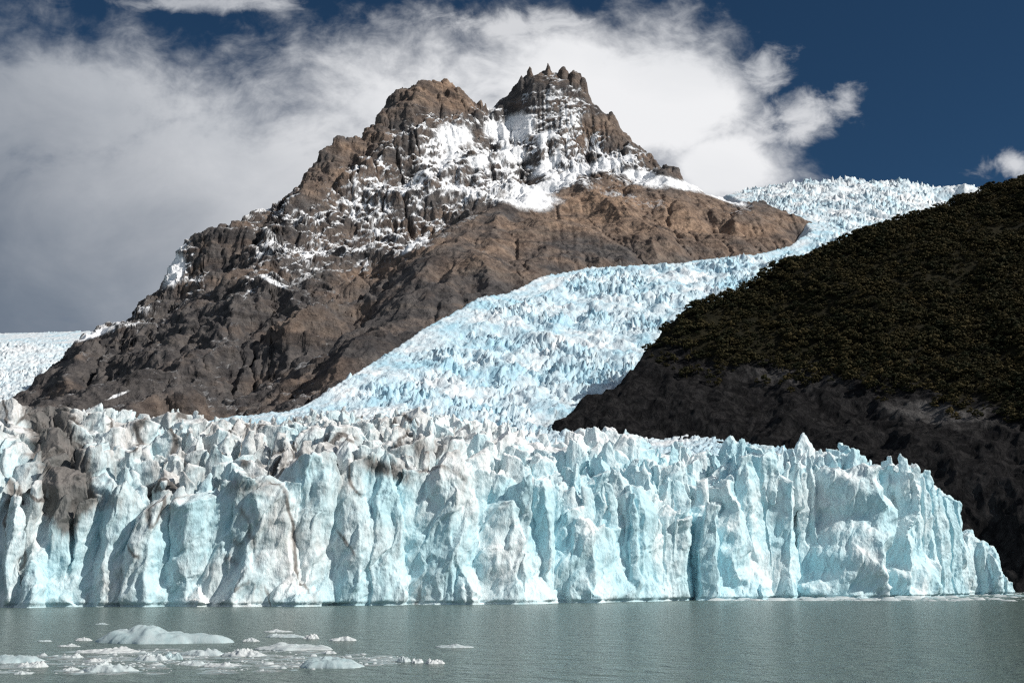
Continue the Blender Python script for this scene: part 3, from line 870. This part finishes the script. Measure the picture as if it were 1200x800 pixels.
# rows of seracs climbing in broken steps from the cliff edge to the skyline
d = 5.0
while d < 175:
    step = 10.0 + d * 0.02
    s = 0.0
    while s < sdist[-1]:
        s += step * rng.choice([0.5, 0.8, 1.1, 1.7])
        ppx = np.interp(s, sdist, spx)
        bx, by = np.interp(s, sdist, fx), np.interp(s, sdist, fy)
        x = bx - NRM[0] * d + rng.uniform(-2, 2); y = by - NRM[1] * d + rng.uniform(-3, 3)
        zt, px0, dd, ds = target(x, y)
        if px0 > 1110 or dd < -2 or (px0 > 845 and d < 13): continue
        k = np.clip(dd / ds, 0, 1)
        zc0 = P(px0, np.interp(px0, CRE_PX, CRE_Y), y - dd)[2]
        ph = 0.9 * float(perlin2(np.array(s / 38), np.array(d / 60)))
        qk = k * 3.2 + ph; kk = (np.floor(qk) + sstep(qk - np.floor(qk), 0.0, 0.30) - ph) / 3.2
        zt = float(zt) * 0.35 + 0.65 * float(zc0 + (zt - zc0) / max(k, 0.05) ** 0.85 * np.clip(kk, 0, 1) ** 0.85 if dd < ds else zt)
        zt = zt + rng.normal(0, 1.8 if px0 < 560 else 4.2) + 1.0
        if dd < ds * 1.15:
            zsk = P(px0, np.interp(px0, SKY_PX, SKY_Y), y)[2]
            zt = min(zt, float(zsk) + rng.uniform(-2.0, 1.5))
        r = step * rng.choice([0.4, 0.6, 0.9, 1.25])
        block(x, y, max(zt, 14), r, (rng.normal(0, 2) + 1.5, -rng.uniform(0, 5)), rng.choice([0.3, 0.55, 0.7, 0.85]), squash=rng.choice([0.28, 0.45, 0.65, 0.9]), rot=rng.normal(0.5, 0.8), shoulder=rng.uniform(0.80, 0.94))
    d += step * 0.9


# thin blades and splinters standing between the larger blocks
for _ in range(650):
    s = rng.uniform(0, sdist[-1]); d = rng.uniform(8, 150)
    bx, by = np.interp(s, sdist, fx), np.interp(s, sdist, fy)
    x, y = bx - NRM[0] * d, by - NRM[1] * d
    zt, px0, dd, ds = target(x, y)
    if px0 > 1112 or dd > ds * 1.2: continue
    zsk = float(P(px0, np.interp(px0, SKY_PX, SKY_Y), y)[2])
    zt = min(float(zt) + rng.uniform(0, 6), zsk + rng.uniform(-1, 3.2))
    block(x, y, zt, rng.uniform(2.6, 5.5), (rng.normal(1, 1.5), -rng.uniform(0, 3)), 0.12, zbot=zt - 26, squash=rng.uniform(0.3, 0.7), rot=rng.normal(0.5, 0.9), shoulder=rng.uniform(0.4, 0.75))


def at(px, d):
    bx, by = front_at(px); return float(bx - NRM[0] * d), float(by - NRM[1] * d)
def serac(px, py, d, r, **k):
    """serac whose top stands at a photo position, d metres behind the front line"""
    by = front_at(px)[1] + d * 0.9
    x, y, z = (float(v) for v in P(px, py, by))
    block(x, y, z, r, **k)
# individual landmarks of the front
for a in ((107, 471, 110, 7, dict(sharp=.7)), (18, 470, 100, 13, dict(sharp=.6)), (365, 477, 118, 6, {}), (495, 474, 118, 8, {}), (475, 480, 112, 7, {}), (210, 475, 118, 6, {}),
          (640, 508, 100, 9, {}), (700, 499, 92, 12, dict(sharp=.45)), (716, 497, 90, 11, dict(sharp=.4)), (735, 504, 88, 8, {}), (690, 505, 90, 10, {}), (600, 560, 26, 8, dict(sharp=.2)), (618, 545, 40, 10, dict(sharp=.3)),
          (648, 555, 48, 8, dict(sharp=.2)), (685, 545, 55, 8, dict(sharp=.2)), (765, 560, 40, 7, dict(sharp=.3)), (865, 512, 44, 8, dict(sharp=.2)), (872, 528, 22, 9, dict(sharp=.2)), (893, 520, 50, 11, dict(sharp=.6)), (960, 527, 52, 7, {}),
          (978, 525, 48, 9, dict(sharp=.6)), (995, 528, 24, 9, dict(sharp=.5)), (1002, 527, 10, 10, dict(sharp=.35)), (1008, 532, 8, 8, dict(sharp=.4)), (1057, 531, 6, 6, dict(sharp=.35)), (1062, 541, 6, 7, {}), (1080, 560, 6, 6, {}), (1092, 566, 7, 4, {}),
          (1099, 571, 5, 4, {}), (1112, 583, 4, 5, dict(sharp=.6)), (1121, 588, 4, 3.5, {}), (20, 580, -6, 4, dict(sharp=.15)), (680, 605, -4, 9, dict(sharp=.5)), (600, 610, -2, 8, {}), (415, 536, 4, 10, {}), (450, 548, 2, 10, {})):
    px, py, dd, r, kw = a
    serac(px, py, dd, r, **kw)
# foot cones and fallen blocks leaning on the wall
for px, py, dd, r in ((541, 662, -6, 6), (42, 655, -9, 6), (345, 668, -4, 11), (990, 660, -4, 9), (885, 672, 0, 9), (230, 684, -2, 6), (760, 692, -2, 8)):
    serac(px, py, dd, r, sharp=0.16, shoulder=0.6)
# the low lump of blocks at the far right end
for i in range(46):
    px = rng.uniform(1118, 1180)
    top = np.interp(px, [1115, 1130, 1150, 1163, 1170, 1185, 1192], [612, 618, 626, 640, 668, 682, 690]) + abs(rng.normal(0, 9))
    Yb = rng.uniform(795, 850)
    x, y, z = (float(v) for v in P(px, top, Yb))
    if z > 1: block(x, y, z, rng.uniform(4, 8) * (1 if px < 1160 else 0.7), sharp=0.5, shoulder=0.85)

allv = np.concatenate(V_)
me = bpy.data.meshes.new('front_mass')
me.from_pydata(allv.tolist(), [], Q_)
me.update()
tmp = bpy.data.objects.new('front_mass', me); C.objects.link(tmp)
md = tmp.modifiers.new('remesh', 'REMESH'); md.mode = 'VOXEL'; md.voxel_size = 0.48; md.adaptivity = 0
dg = bpy.context.evaluated_depsgraph_get()
ev = bpy.data.meshes.new_from_object(tmp.evaluated_get(dg))
bpy.data.objects.remove(tmp); bpy.data.meshes.remove(me)


def mesh_arrays(me):
    v = np.zeros(len(me.vertices) * 3, np.float32); me.vertices.foreach_get('co', v)
    n = np.zeros(len(me.vertices) * 3, np.float32); me.vertices.foreach_get('normal', n)
    q = np.zeros(len(me.loops), np.int32); me.loops.foreach_get('vertex_index', q)
    return v.reshape(-1, 3), n.reshape(-1, 3), q.reshape(-1, 4)


v, n, q = mesh_arrays(ev)
bpy.data.meshes.remove(ev)
print('front verts', len(v))
x, y, z = v.T
edge = sstep(z, 0, 3)
wx = x + 3 * perlin3(x / 12, y / 12, z / 14); wz = z + 0.35 * x
calm = 1 - 0.35 * sstep(proj(x, y, z)[0], 680, 860)
dsp = (0.40 - np.abs(perlin3(wx / 9, y / 9, wz / 13))) * 1.1 * calm
fx_, fz_ = x + 2.5 * perlin3(x / 9, y / 9, z / 9), z + 3 * perlin3(x / 11 + 5, y / 11, z / 11)
dsp += facets(x, y, z * 0.9, 2.1, 3) * 1.05 + fbm3(x / 1.3, y / 1.3, z / 1.9, 2, 0.6) * 0.22
# the larger fractures shift whole faces, so that the edges between them stay sharp
W = np.stack([facets(fx_, y, fz_ * 0.75 + 0.3 * x, 10.0, 21 + a_) * 4.0 + facets(fx_, y, fz_ * 0.8 - 0.3 * x, 4.6, 31 + a_) * 2.2 for a_ in range(3)], -1)
v = v + W * edge[:, None]
v2 = v + n * (dsp * edge)[:, None]
notch = 1.4 * (1 - sstep(v2[:, 2], 0.7, 1.9))                       # melt notch at the water line
v2[:, 0] -= NRM[0] * notch; v2[:, 1] -= NRM[1] * notch
x, y, z = v2.T
fpx, fpy = proj(x, y, z)
low = fbm3(x / 30, y / 30, z / 40, 3)
white = 0.42 - 0.22 * sstep(fpx, 520, 800) + 0.6 * low + 0.30 * sstep(n[:, 2], 0.15, 0.8) + 0.25 * sstep(z, 45, 75) * (1 - sstep(fpx, 640, 800))
tx, pxx, dd_, ds_ = target(x, y)
dirt = 0.15 * sstep(z, 25, 60) * (1 - sstep(fpx, 520, 680)) + 0.19 * (1 - sstep(fpx, 330, 640)) + 0.16 * low * (1 - sstep(fpx, 500, 700))
bandx = np.interp(fpy, [470, 500, 560, 620, 640, 720], [52, 62, 78, 78, 76, 74])
dirt += 1.0 * np.clip(1.3 - np.abs(fpx - bandx) / np.interp(fpy, [470, 540, 600, 620, 720], [26, 30, 24, 16, 6]), 0, 1) * (1 - sstep(fpy, 600, 650))
dirt += 0.55 * np.clip(1.2 - np.hypot((fpx - 100) / 38, (fpy - 585) / 14), 0, 1)
dirt += 0.7 * np.clip(1.2 - np.hypot((fpx - 452 - (fpy - 550) * 1.6) / 26, (fpy - 550) / 20), 0, 1) + 0.35 * np.clip(1.2 - np.hypot((fpx - 490) / 50, (fpy - 525) / 14), 0, 1)
dirt += 0.35 * np.clip(1.2 - np.hypot((fpx - 290) / 36, (fpy - 570) / 14), 0, 1) + 0.25 * np.clip(1.2 - np.hypot((fpx - 590) / 22, (fpy - 592) / 12), 0, 1)
dirt += 0.55 * sstep(1 - np.abs(perlin3((x + 0.3 * z) / 22, y / 22, z / 30)), 0.91, 0.99) * (1 - sstep(fpx, 430, 640)) * sstep(low, -0.25, 0.25)
glacier = thing('glacier', 'jagged blue and white calving ice cliff rising straight out of the lake', 'glacier', (0, 560, 0))
o = raw_mesh('ice_cliff', v2, q, M_ice, attrs={'white': white, 'dirt': dirt}, smooth=False)
o.parent = glacier; o.location = (0, -560, 0)


# the lone pointed fin on the crest, a part of the glacier of its own
def solid_part(name, build, voxel, label):
    global V_, Q_
    V_, Q_ = [], []
    build()
    me = bpy.data.meshes.new(name); me.from_pydata(np.concatenate(V_).tolist(), [], Q_); me.update()
    tmp = bpy.data.objects.new(name, me); C.objects.link(tmp)
    md = tmp.modifiers.new('remesh', 'REMESH'); md.mode = 'VOXEL'; md.voxel_size = voxel
    ev = bpy.data.meshes.new_from_object(tmp.evaluated_get(bpy.context.evaluated_depsgraph_get()))
    bpy.data.objects.remove(tmp); bpy.data.meshes.remove(me)
    v, n, q = mesh_arrays(ev); bpy.data.meshes.remove(ev)
    x, y, z = v.T
    v = v + n * (facets(x, y, z * 0.6, 4.2, 2) * 1.6 + facets(x, y, z * 0.8, 1.9, 3) * 0.8 + fbm3(x / 2.6, y / 2.6, z / 5, 3) * 0.3)[:, None]
    o = raw_mesh(name, v, q, M_ice, attrs={'white': 0.55 + 0.4 * fbm3(x / 12, y / 12, z / 20, 2), 'dirt': np.zeros(len(v))}, smooth=False)
    o.parent = glacier; o.location = (0, -560, 0)
    if label: o['label'] = label


def fin():
    serac(942, 505, 58, 8.5, sharp=0.06, shoulder=0.86, zbot=40, squash=0.6, rot=0.2)
    serac(936, 525, 56, 6, sharp=0.3, zbot=40)
solid_part('ice_spire', fin, 0.5, 'tall pointed white fin of ice on the crest')

# ------------------------------------------------------------------ forest on the hill
def tree_arrays(seed, n=280):
    r = np.random.default_rng(seed)
    vs_, fs_ = [], []
    def tube(p0, p1, r0, r1):
        b0 = len(vs_)
        for p, rr in ((p0, r0), (p1, r1)):
            for k in range(4):
                a = k * np.pi / 2
                vs_.append((p[0] + rr * np.cos(a), p[1] + rr * np.sin(a), p[2]))
        for k in range(4):
            fs_.append((b0 + k, b0 + (k + 1) % 4, b0 + 4 + (k + 1) % 4, b0 + 4 + k))
    tube((0, 0, -0.15), (0.03, 0, 0.6), 0.035, 0.02)
    limbs = []
    for k in range(6):
        a = k * 1.05 + r.uniform(-.3, .3); zz = r.uniform(0.30, 0.8)
        rad = r.uniform(0.20, 0.42) * (1.15 - 0.6 * abs(zz - 0.5))
        c = np.array([rad * np.cos(a), rad * np.sin(a), zz])
        tube((0.01, 0, zz * 0.7), c, 0.014, 0.005); limbs.append((c, r.uniform(0.14, 0.24)))
    limbs.append((np.array([0, 0, 0.86]), 0.17))
    for k in range(n):
        c, rr = limbs[r.integers(len(limbs))]
        dvec = r.normal(size=3); dvec /= np.linalg.norm(dvec)
        p = c + dvec * rr * r.uniform(0.6, 1.1) * np.array([1.15, 1.15, 0.7])
        t1 = r.normal(size=3); t1 /= np.linalg.norm(t1); t2 = np.cross(t1, dvec); t2 /= (np.linalg.norm(t2) + 1e-6)
        t1 = np.cross(dvec, t2) * 0.8 + dvec * r.uniform(-.5, .5)
        s = r.uniform(0.035, 0.07)
        b0 = len(vs_)
        for q_ in ((-1, -1), (1, -1), (1.1, 1), (-.8, 1)):
            vs_.append(p + (t1 * q_[0] + t2 * q_[1]) * s)
        fs_.append((b0, b0 + 1, b0 + 2, b0 + 3))
    return np.array(vs_, float), np.array(fs_, int)


protos = [tree_arrays(100 + k) for k in range(5)]
cand = []
rng = np.random.default_rng(21)
for _ in range(26000):
    u = rng.uniform(0.10, 0.60); yy = rng.uniform(1050, 1950)
    cand.append((u * yy, yy))
cand = np.array(cand)
cz = hill_z(cand[:, 0], cand[:, 1])
cpx, cpy = proj(cand[:, 0], cand[:, 1], cz)
tl = np.interp(cpx, [600, 760, 850, 950, 1050, 1130, 1200, 1400], [395, 400, 425, 430, 445, 470, 480, 500]) + 18 * fbm2(cand[:, 0] / 50, cand[:, 1] / 50, 3)
thinp = sstep(tl - cpy + 30 * fbm2(cand[:, 0] / 90, cand[:, 1] / 90, 3), -35, 55)
xcc = np.interp(cand[:, 1], [1200, 1330, 1420, 1460, 1510, 1600, 1700, 1830, 2400], [40] + [float(P(a_, 400, b_)[0]) for a_, b_ in ((650, 1330), (735, 1420), (760, 1460), (800, 1510), (905, 1600), (1000, 1700), (1200, 1830))] + [1300])
ok = (cand[:, 0] > xcc + 2) & (rng.uniform(0, 1, len(cand)) < 0.04 + 0.96 * thinp) & (cpy < tl + 22) & (cpx < 1290) & (cpy > 120)
cand, cz, cpx, cpy = cand[ok], cz[ok], cpx[ok], cpy[ok]
# thin out to a natural spacing
cell, keep = {}, []
for i, (x, y) in enumerate(cand):
    k = (int(x // 7), int(y // 7))
    if k in cell: continue
    cell[k] = 1; keep.append(i)
cand, cz, cpx, cpy = cand[keep], cz[keep], cpx[keep], cpy[keep]
print('trees', len(cand))
inview = (cpx < 1195)
order = np.argsort(cand[:, 1] + np.where(inview, 0, 1e5))
single = set(order[:300].tolist())
pm = []
for k, (vv, ff) in enumerate(protos):
    pm.append(raw_mesh('lenga_tree', vv, ff, M_leaf, attrs={'hue': np.full(len(vv), 0.15 + 0.2 * k)}, smooth=False, mesh_only=True))
SV, SF, SH, nv = [], [], [], 0
for i in range(len(cand)):
    k = int(rng.integers(5)); h = rng.choice([5.5, 7, 8, 9.5, 11, 13.5]) * rng.uniform(0.9, 1.1) * (0.8 + 0.35 * float(sstep(perlin2(np.array(cand[i, 0] / 60), np.array(cand[i, 1] / 60)), -.5, .5))); rz = rng.uniform(0, 6.28); w = rng.uniform(0.95, 1.35)
    x, y, z0 = cand[i, 0], cand[i, 1], cz[i] - 0.5
    if i in single:
        o = link('lenga_tree', pm[k])
        o.location = (x, y, z0); o.rotation_euler = (0, 0, rz); o.scale = (h * w, h * w, h)
        tag(o, 'small dark olive tree among many on the shaded hillside', 'tree', 'trees covering the dark hillside')
    else:
        vv, ff = protos[k]
        c_, s_ = np.cos(rz), np.sin(rz)
        SV.append(np.stack([x + (vv[:, 0] * c_ - vv[:, 1] * s_) * h * w, y + (vv[:, 0] * s_ + vv[:, 1] * c_) * h * w, z0 + vv[:, 2] * h], -1))
        SF.append(ff + nv); nv += len(vv); SH.append(np.full(len(vv), 0.1 + 0.8 * rng.uniform()))
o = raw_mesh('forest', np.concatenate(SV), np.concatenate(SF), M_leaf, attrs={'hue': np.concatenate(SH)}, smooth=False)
tag(o, 'dense dark olive forest covering the upper slope of the hill', 'forest', kind='stuff')


# ------------------------------------------------------------------ drifting ice
def floe_mesh(w, dep, h, seed, peaks, rough_=0.35, nth=88, nr_=26):
    r = np.random.default_rng(seed)
    th = np.linspace(0, 2 * np.pi, nth, endpoint=False); rr = np.linspace(0, 1, nr_) ** 0.8
    T, Rr = np.meshgrid(th, rr)
    out = 1 + 0.30 * perlin2(np.cos(T) * 1.6 + seed, np.sin(T) * 1.6) + 0.12 * perlin2(np.cos(T) * 5 + seed, np.sin(T) * 5)
    X, Y = Rr * np.cos(T) * out * w / 2, Rr * np.sin(T) * out * dep / 2
    prof = np.clip(1 - Rr ** 6, 0, 1) * 0.75 * (1 + 0.5 * perlin2(X / w * 3 + seed, Y / dep * 2))
    for (a, b_, s, k) in peaks:
        prof = prof + k * np.clip(1 - np.hypot((X / w - a) / s, (Y / dep - b_) / 0.45), 0, 1) ** 0.45 * (1 - Rr ** 6) * 0.8
    nz = 1 + rough_ * fbm2(X / (w * 0.14) + seed, Y / (w * 0.14), 3, 0.6)
    Z = prof * nz + prof * (0.42 * facets(X, Y, 0 * X, max(w * 0.09, 0.4), seed % 50) + 0.2 * facets(X, Y, 0 * X, max(w * 0.03, 0.25), seed % 37)); Z = h * Z / Z.max()
    Z = np.where(Rr > 0.995, -0.35, Z)
    idx = np.arange(nr_ * nth).reshape(nr_, nth)
    q = np.stack([idx[:-1], np.roll(idx[:-1], -1, 1), np.roll(idx[1:], -1, 1), idx[1:]], -1).reshape(-1, 4)
    return np.stack([X, Y, Z], -1).reshape(-1, 3), q


M_floe = ice_material('floating ice', (0.34, 0.47, 0.50), (0.56, 0.595, 0.605), 3.0, 0.12)
def floe(x0, x1, yw, hp, label, white=0.6, peaks=None, dep=None, seed=None, name='ice_floe', rough_=0.35, dirt=0.0):
    gx_, gy_ = G((x0 + x1) / 2, yw - 1.0)
    mpp = gy_ / F_PX
    w = (x1 - x0) * mpp; h = hp * mpp * 0.86
    seed = seed if seed is not None else int(x0 * 3 + yw)
    rr = random.Random(seed)
    peaks = peaks or [(rr.uniform(-.3, .3), rr.uniform(-.2, .2), rr.uniform(.15, .35), rr.uniform(.3, .6)) for _ in range(3)]
    v_, q_ = floe_mesh(w, dep or max(w * 0.55, 2.0), h, seed, peaks, rough_)
    o = raw_mesh(name, v_, q_, M_floe, attrs={'white': np.full(len(v_), white), 'dirt': np.full(len(v_), dirt)}, smooth=False)
    o.location = (float(gx_), float(gy_), 0)
    tag(o, label, 'iceberg' if name == 'iceberg' else 'ice floe', 'ice drifting on the lake')
    return o


floe(118, 258, 753, 23, 'largest pale blue iceberg, rounded hump tapering to a long low tail', 0.25, [(-.36, 0, .10, .45), (-.08, 0, .30, .55), (-.1, 0, .5, .35), (.15, 0, .4, .2)], 12, 3, 'iceberg', 0.12)
floe(88, 108, 751, 5, 'small white floe just off the left end of the largest iceberg', 0.9)
floe(69, 93, 758, 4, 'thin white floe left of and below the small one by the iceberg', 0.8)
floe(95, 158, 765, 8, 'bright white jagged floe directly in front of the largest iceberg', 0.95, rough_=0.5)
floe(-30, 54, 776, 10, 'broad flat pale slab cut off by the left edge of the photo', 0.35, rough_=0.15)
floe(20, 54, 782, 8, 'lumpy white floe at the near side of the broad flat slab', 0.9, rough_=0.5)
floe(75, 96, 771, 6, 'small white floe between the broad slab and the low white cluster', 0.8)
floe(97, 156, 787, 14, 'wide blue white floe with a broken ridge, nearest to the viewer on the left', 0.55, rough_=0.5)
floe(75, 92, 786, 5, 'tiny white lump at the left tip of the wide ridged floe', 0.8)
floe(162, 196, 774, 10, 'grey white floe with a dark waterline below the iceberg tail', 0.6, rough_=0.45)
floe(192, 214, 773, 9, 'clear grey upright block touching the grey white floe', 0.2, rough_=0.12)
floe(216, 264, 768, 9, 'low smooth pale floe just beneath the tip of the iceberg tail', 0.45, rough_=0.15)
floe(264, 312, 769, 10, 'rough white topped floe in the middle of the drifting field', 0.85, rough_=0.5)
floe(310, 339, 741, 4, 'flat white floe farthest out, beyond the drifting field', 0.8, rough_=0.2)
floe(283, 304, 752, 5, 'small white lump right of the iceberg tail tip', 0.85)
floe(313, 356, 747, 5, 'long thin floe with a knob at its left end', 0.6, [(-.35, 0, .12, .6)], rough_=0.3)
floe(355, 372, 749, 7, 'small steep white chunk at the right end of a long thin floe', 0.95, rough_=0.5)
floe(384, 417, 751, 6, 'white flat topped floe alone right of the steep chunk', 0.9, rough_=0.2)
floe(300, 394, 761, 9, 'long floe with a bright hump at its left third', 0.7, [(-.15, 0, .16, .6), (-.2, 0, .08, .3)], rough_=0.3)
floe(348, 428, 782, 14, 'smooth grey dome shaped floe, widest one in the near right cluster', 0.35, [(-.1, 0, .45, .55)], rough_=0.08)
floe(377, 395, 766, 4, 'tiny white bumps behind the smooth grey dome', 0.9)
floe(467, 480, 776, 8, 'small grey pyramid shaped chunk right of the grey dome', 0.4, [(0, 0, .4, .6)])
floe(481, 495, 777, 6, 'small double knobbed chunk beside the grey pyramid chunk', 0.7, [(-.25, 0, .15, .5), (.3, 0, .15, .5)])
floe(498, 522, 778, 7, 'white floe with a knob on its left, rightmost of the near chunks', 0.95, [(-.33, 0, .14, .7)])
floe(512, 554, 759, 5, 'flat grey white floe alone at the right end of the drift', 0.55, rough_=0.2)
floe(240, 284, 781, 6, 'broken low white floe left of the smooth grey dome', 0.85, rough_=0.6)
floe(213, 242, 779, 5, 'low pale floe under the clear grey block', 0.7, rough_=0.5)
floe(112, 127, 732, 2, 'sliver of pale ice behind the largest iceberg', 0.4)
floe(44, 60, 752, 2, 'thin pale sliver far left, level with the iceberg waterline', 0.4)
floe(100, 128, 776, 5, 'small white floe behind the wide ridged floe', 0.85)
floe(16, 38, 790, 4, 'flat white scrap nearest the bottom left corner', 0.8)


def chunk_field(name, label, pts, seed):
    r = np.random.default_rng(seed)
    base = np.array([(1, 0, -.2), (.3, .9, -.2), (-.8, .6, -.2), (-.8, -.6, -.2), (.3, -.9, -.2), (.6, .1, .5), (-.1, .5, .6), (-.5, -.2, .55), (.15, -.5, .5)])
    tri = [(0, 1, 5), (1, 6, 5), (1, 2, 6), (2, 7, 6), (2, 3, 7), (3, 8, 7), (3, 4, 8), (4, 5, 8), (4, 0, 5), (5, 6, 7), (5, 7, 8)]
    vv, ff = [], []
    for i, (x, y, s, hh) in enumerate(pts):
        a = r.uniform(0, 6.28); b_ = base * r.uniform(0.7, 1.3, base.shape)
        b_ = np.stack([(b_[:, 0] * np.cos(a) - b_[:, 1] * np.sin(a)) * s + x, (b_[:, 0] * np.sin(a) + b_[:, 1] * np.cos(a)) * s + y, b_[:, 2] * hh], -1)
        ff += [tuple(k + len(vv) * 9 for k in t_) for t_ in tri]; vv.append(b_)
    v_ = np.concatenate(vv)
    o = raw_mesh(name, v_, np.array(ff), M_floe, attrs={'white': np.repeat([0.75 if p_[3] > p_[2] * 0.16 else 0.0 for p_ in pts], 9), 'dirt': np.repeat([0.0 if p_[3] > p_[2] * 0.16 or p_[1] > 400 else 0.5 for p_ in pts], 9)}, smooth=False)
    return tag(o, label, 'brash ice', kind='stuff')


r = np.random.default_rng(3)
pts = []
while len(pts) < 1300:
    px = r.uniform(-20, 470); py = r.normal(772, 10)
    lim = np.interp(px, [0, 200, 330, 430, 470], [12, 15, 12, 7, 4])
    if abs(py - np.interp(px, [0, 470], [776, 773])) > lim or perlin2(np.array(px / 40), np.array(py / 6)) < -0.15: continue
    gx_, gy_ = G(px, py)
    s = r.pareto(2.2) * 0.16 + 0.12
    s = min(s, 1.3)
    pts.append((gx_, gy_, s, s * r.uniform(0.25, 0.8)))
    if len(pts) % 5 == 0:
        s = r.uniform(0.8, 3.2); pts.append((gx_, gy_, s, r.uniform(0.05, 0.13)))
chunk_field('brash_ice', 'scattered small brash ice between the floes in the left foreground', pts, 8)
pts = []
for i in range(1500):
    px = r.uniform(830, 1260)
    top = np.interp(px, [830, 1000, 1100, 1200, 1260], [702.5, 699, 696, 692, 692]); bot = np.interp(px, [830, 1000, 1100, 1260], [703.5, 703.5, 704, 704])
    py = r.uniform(top, bot)
    if perlin2(np.array(px / 60), np.array(py / 2.2)) < -0.1 - 0.3 * (px < 1120): continue
    gx_, gy_ = G(px, py)
    s = min(r.pareto(1.8) * 0.8 + 0.6, 7)
    pts.append((gx_, gy_, s, s * r.uniform(0.12, 0.4)))
chunk_field('brash_ice', 'white band of crushed ice along the foot of the glacier at the right', pts, 9)
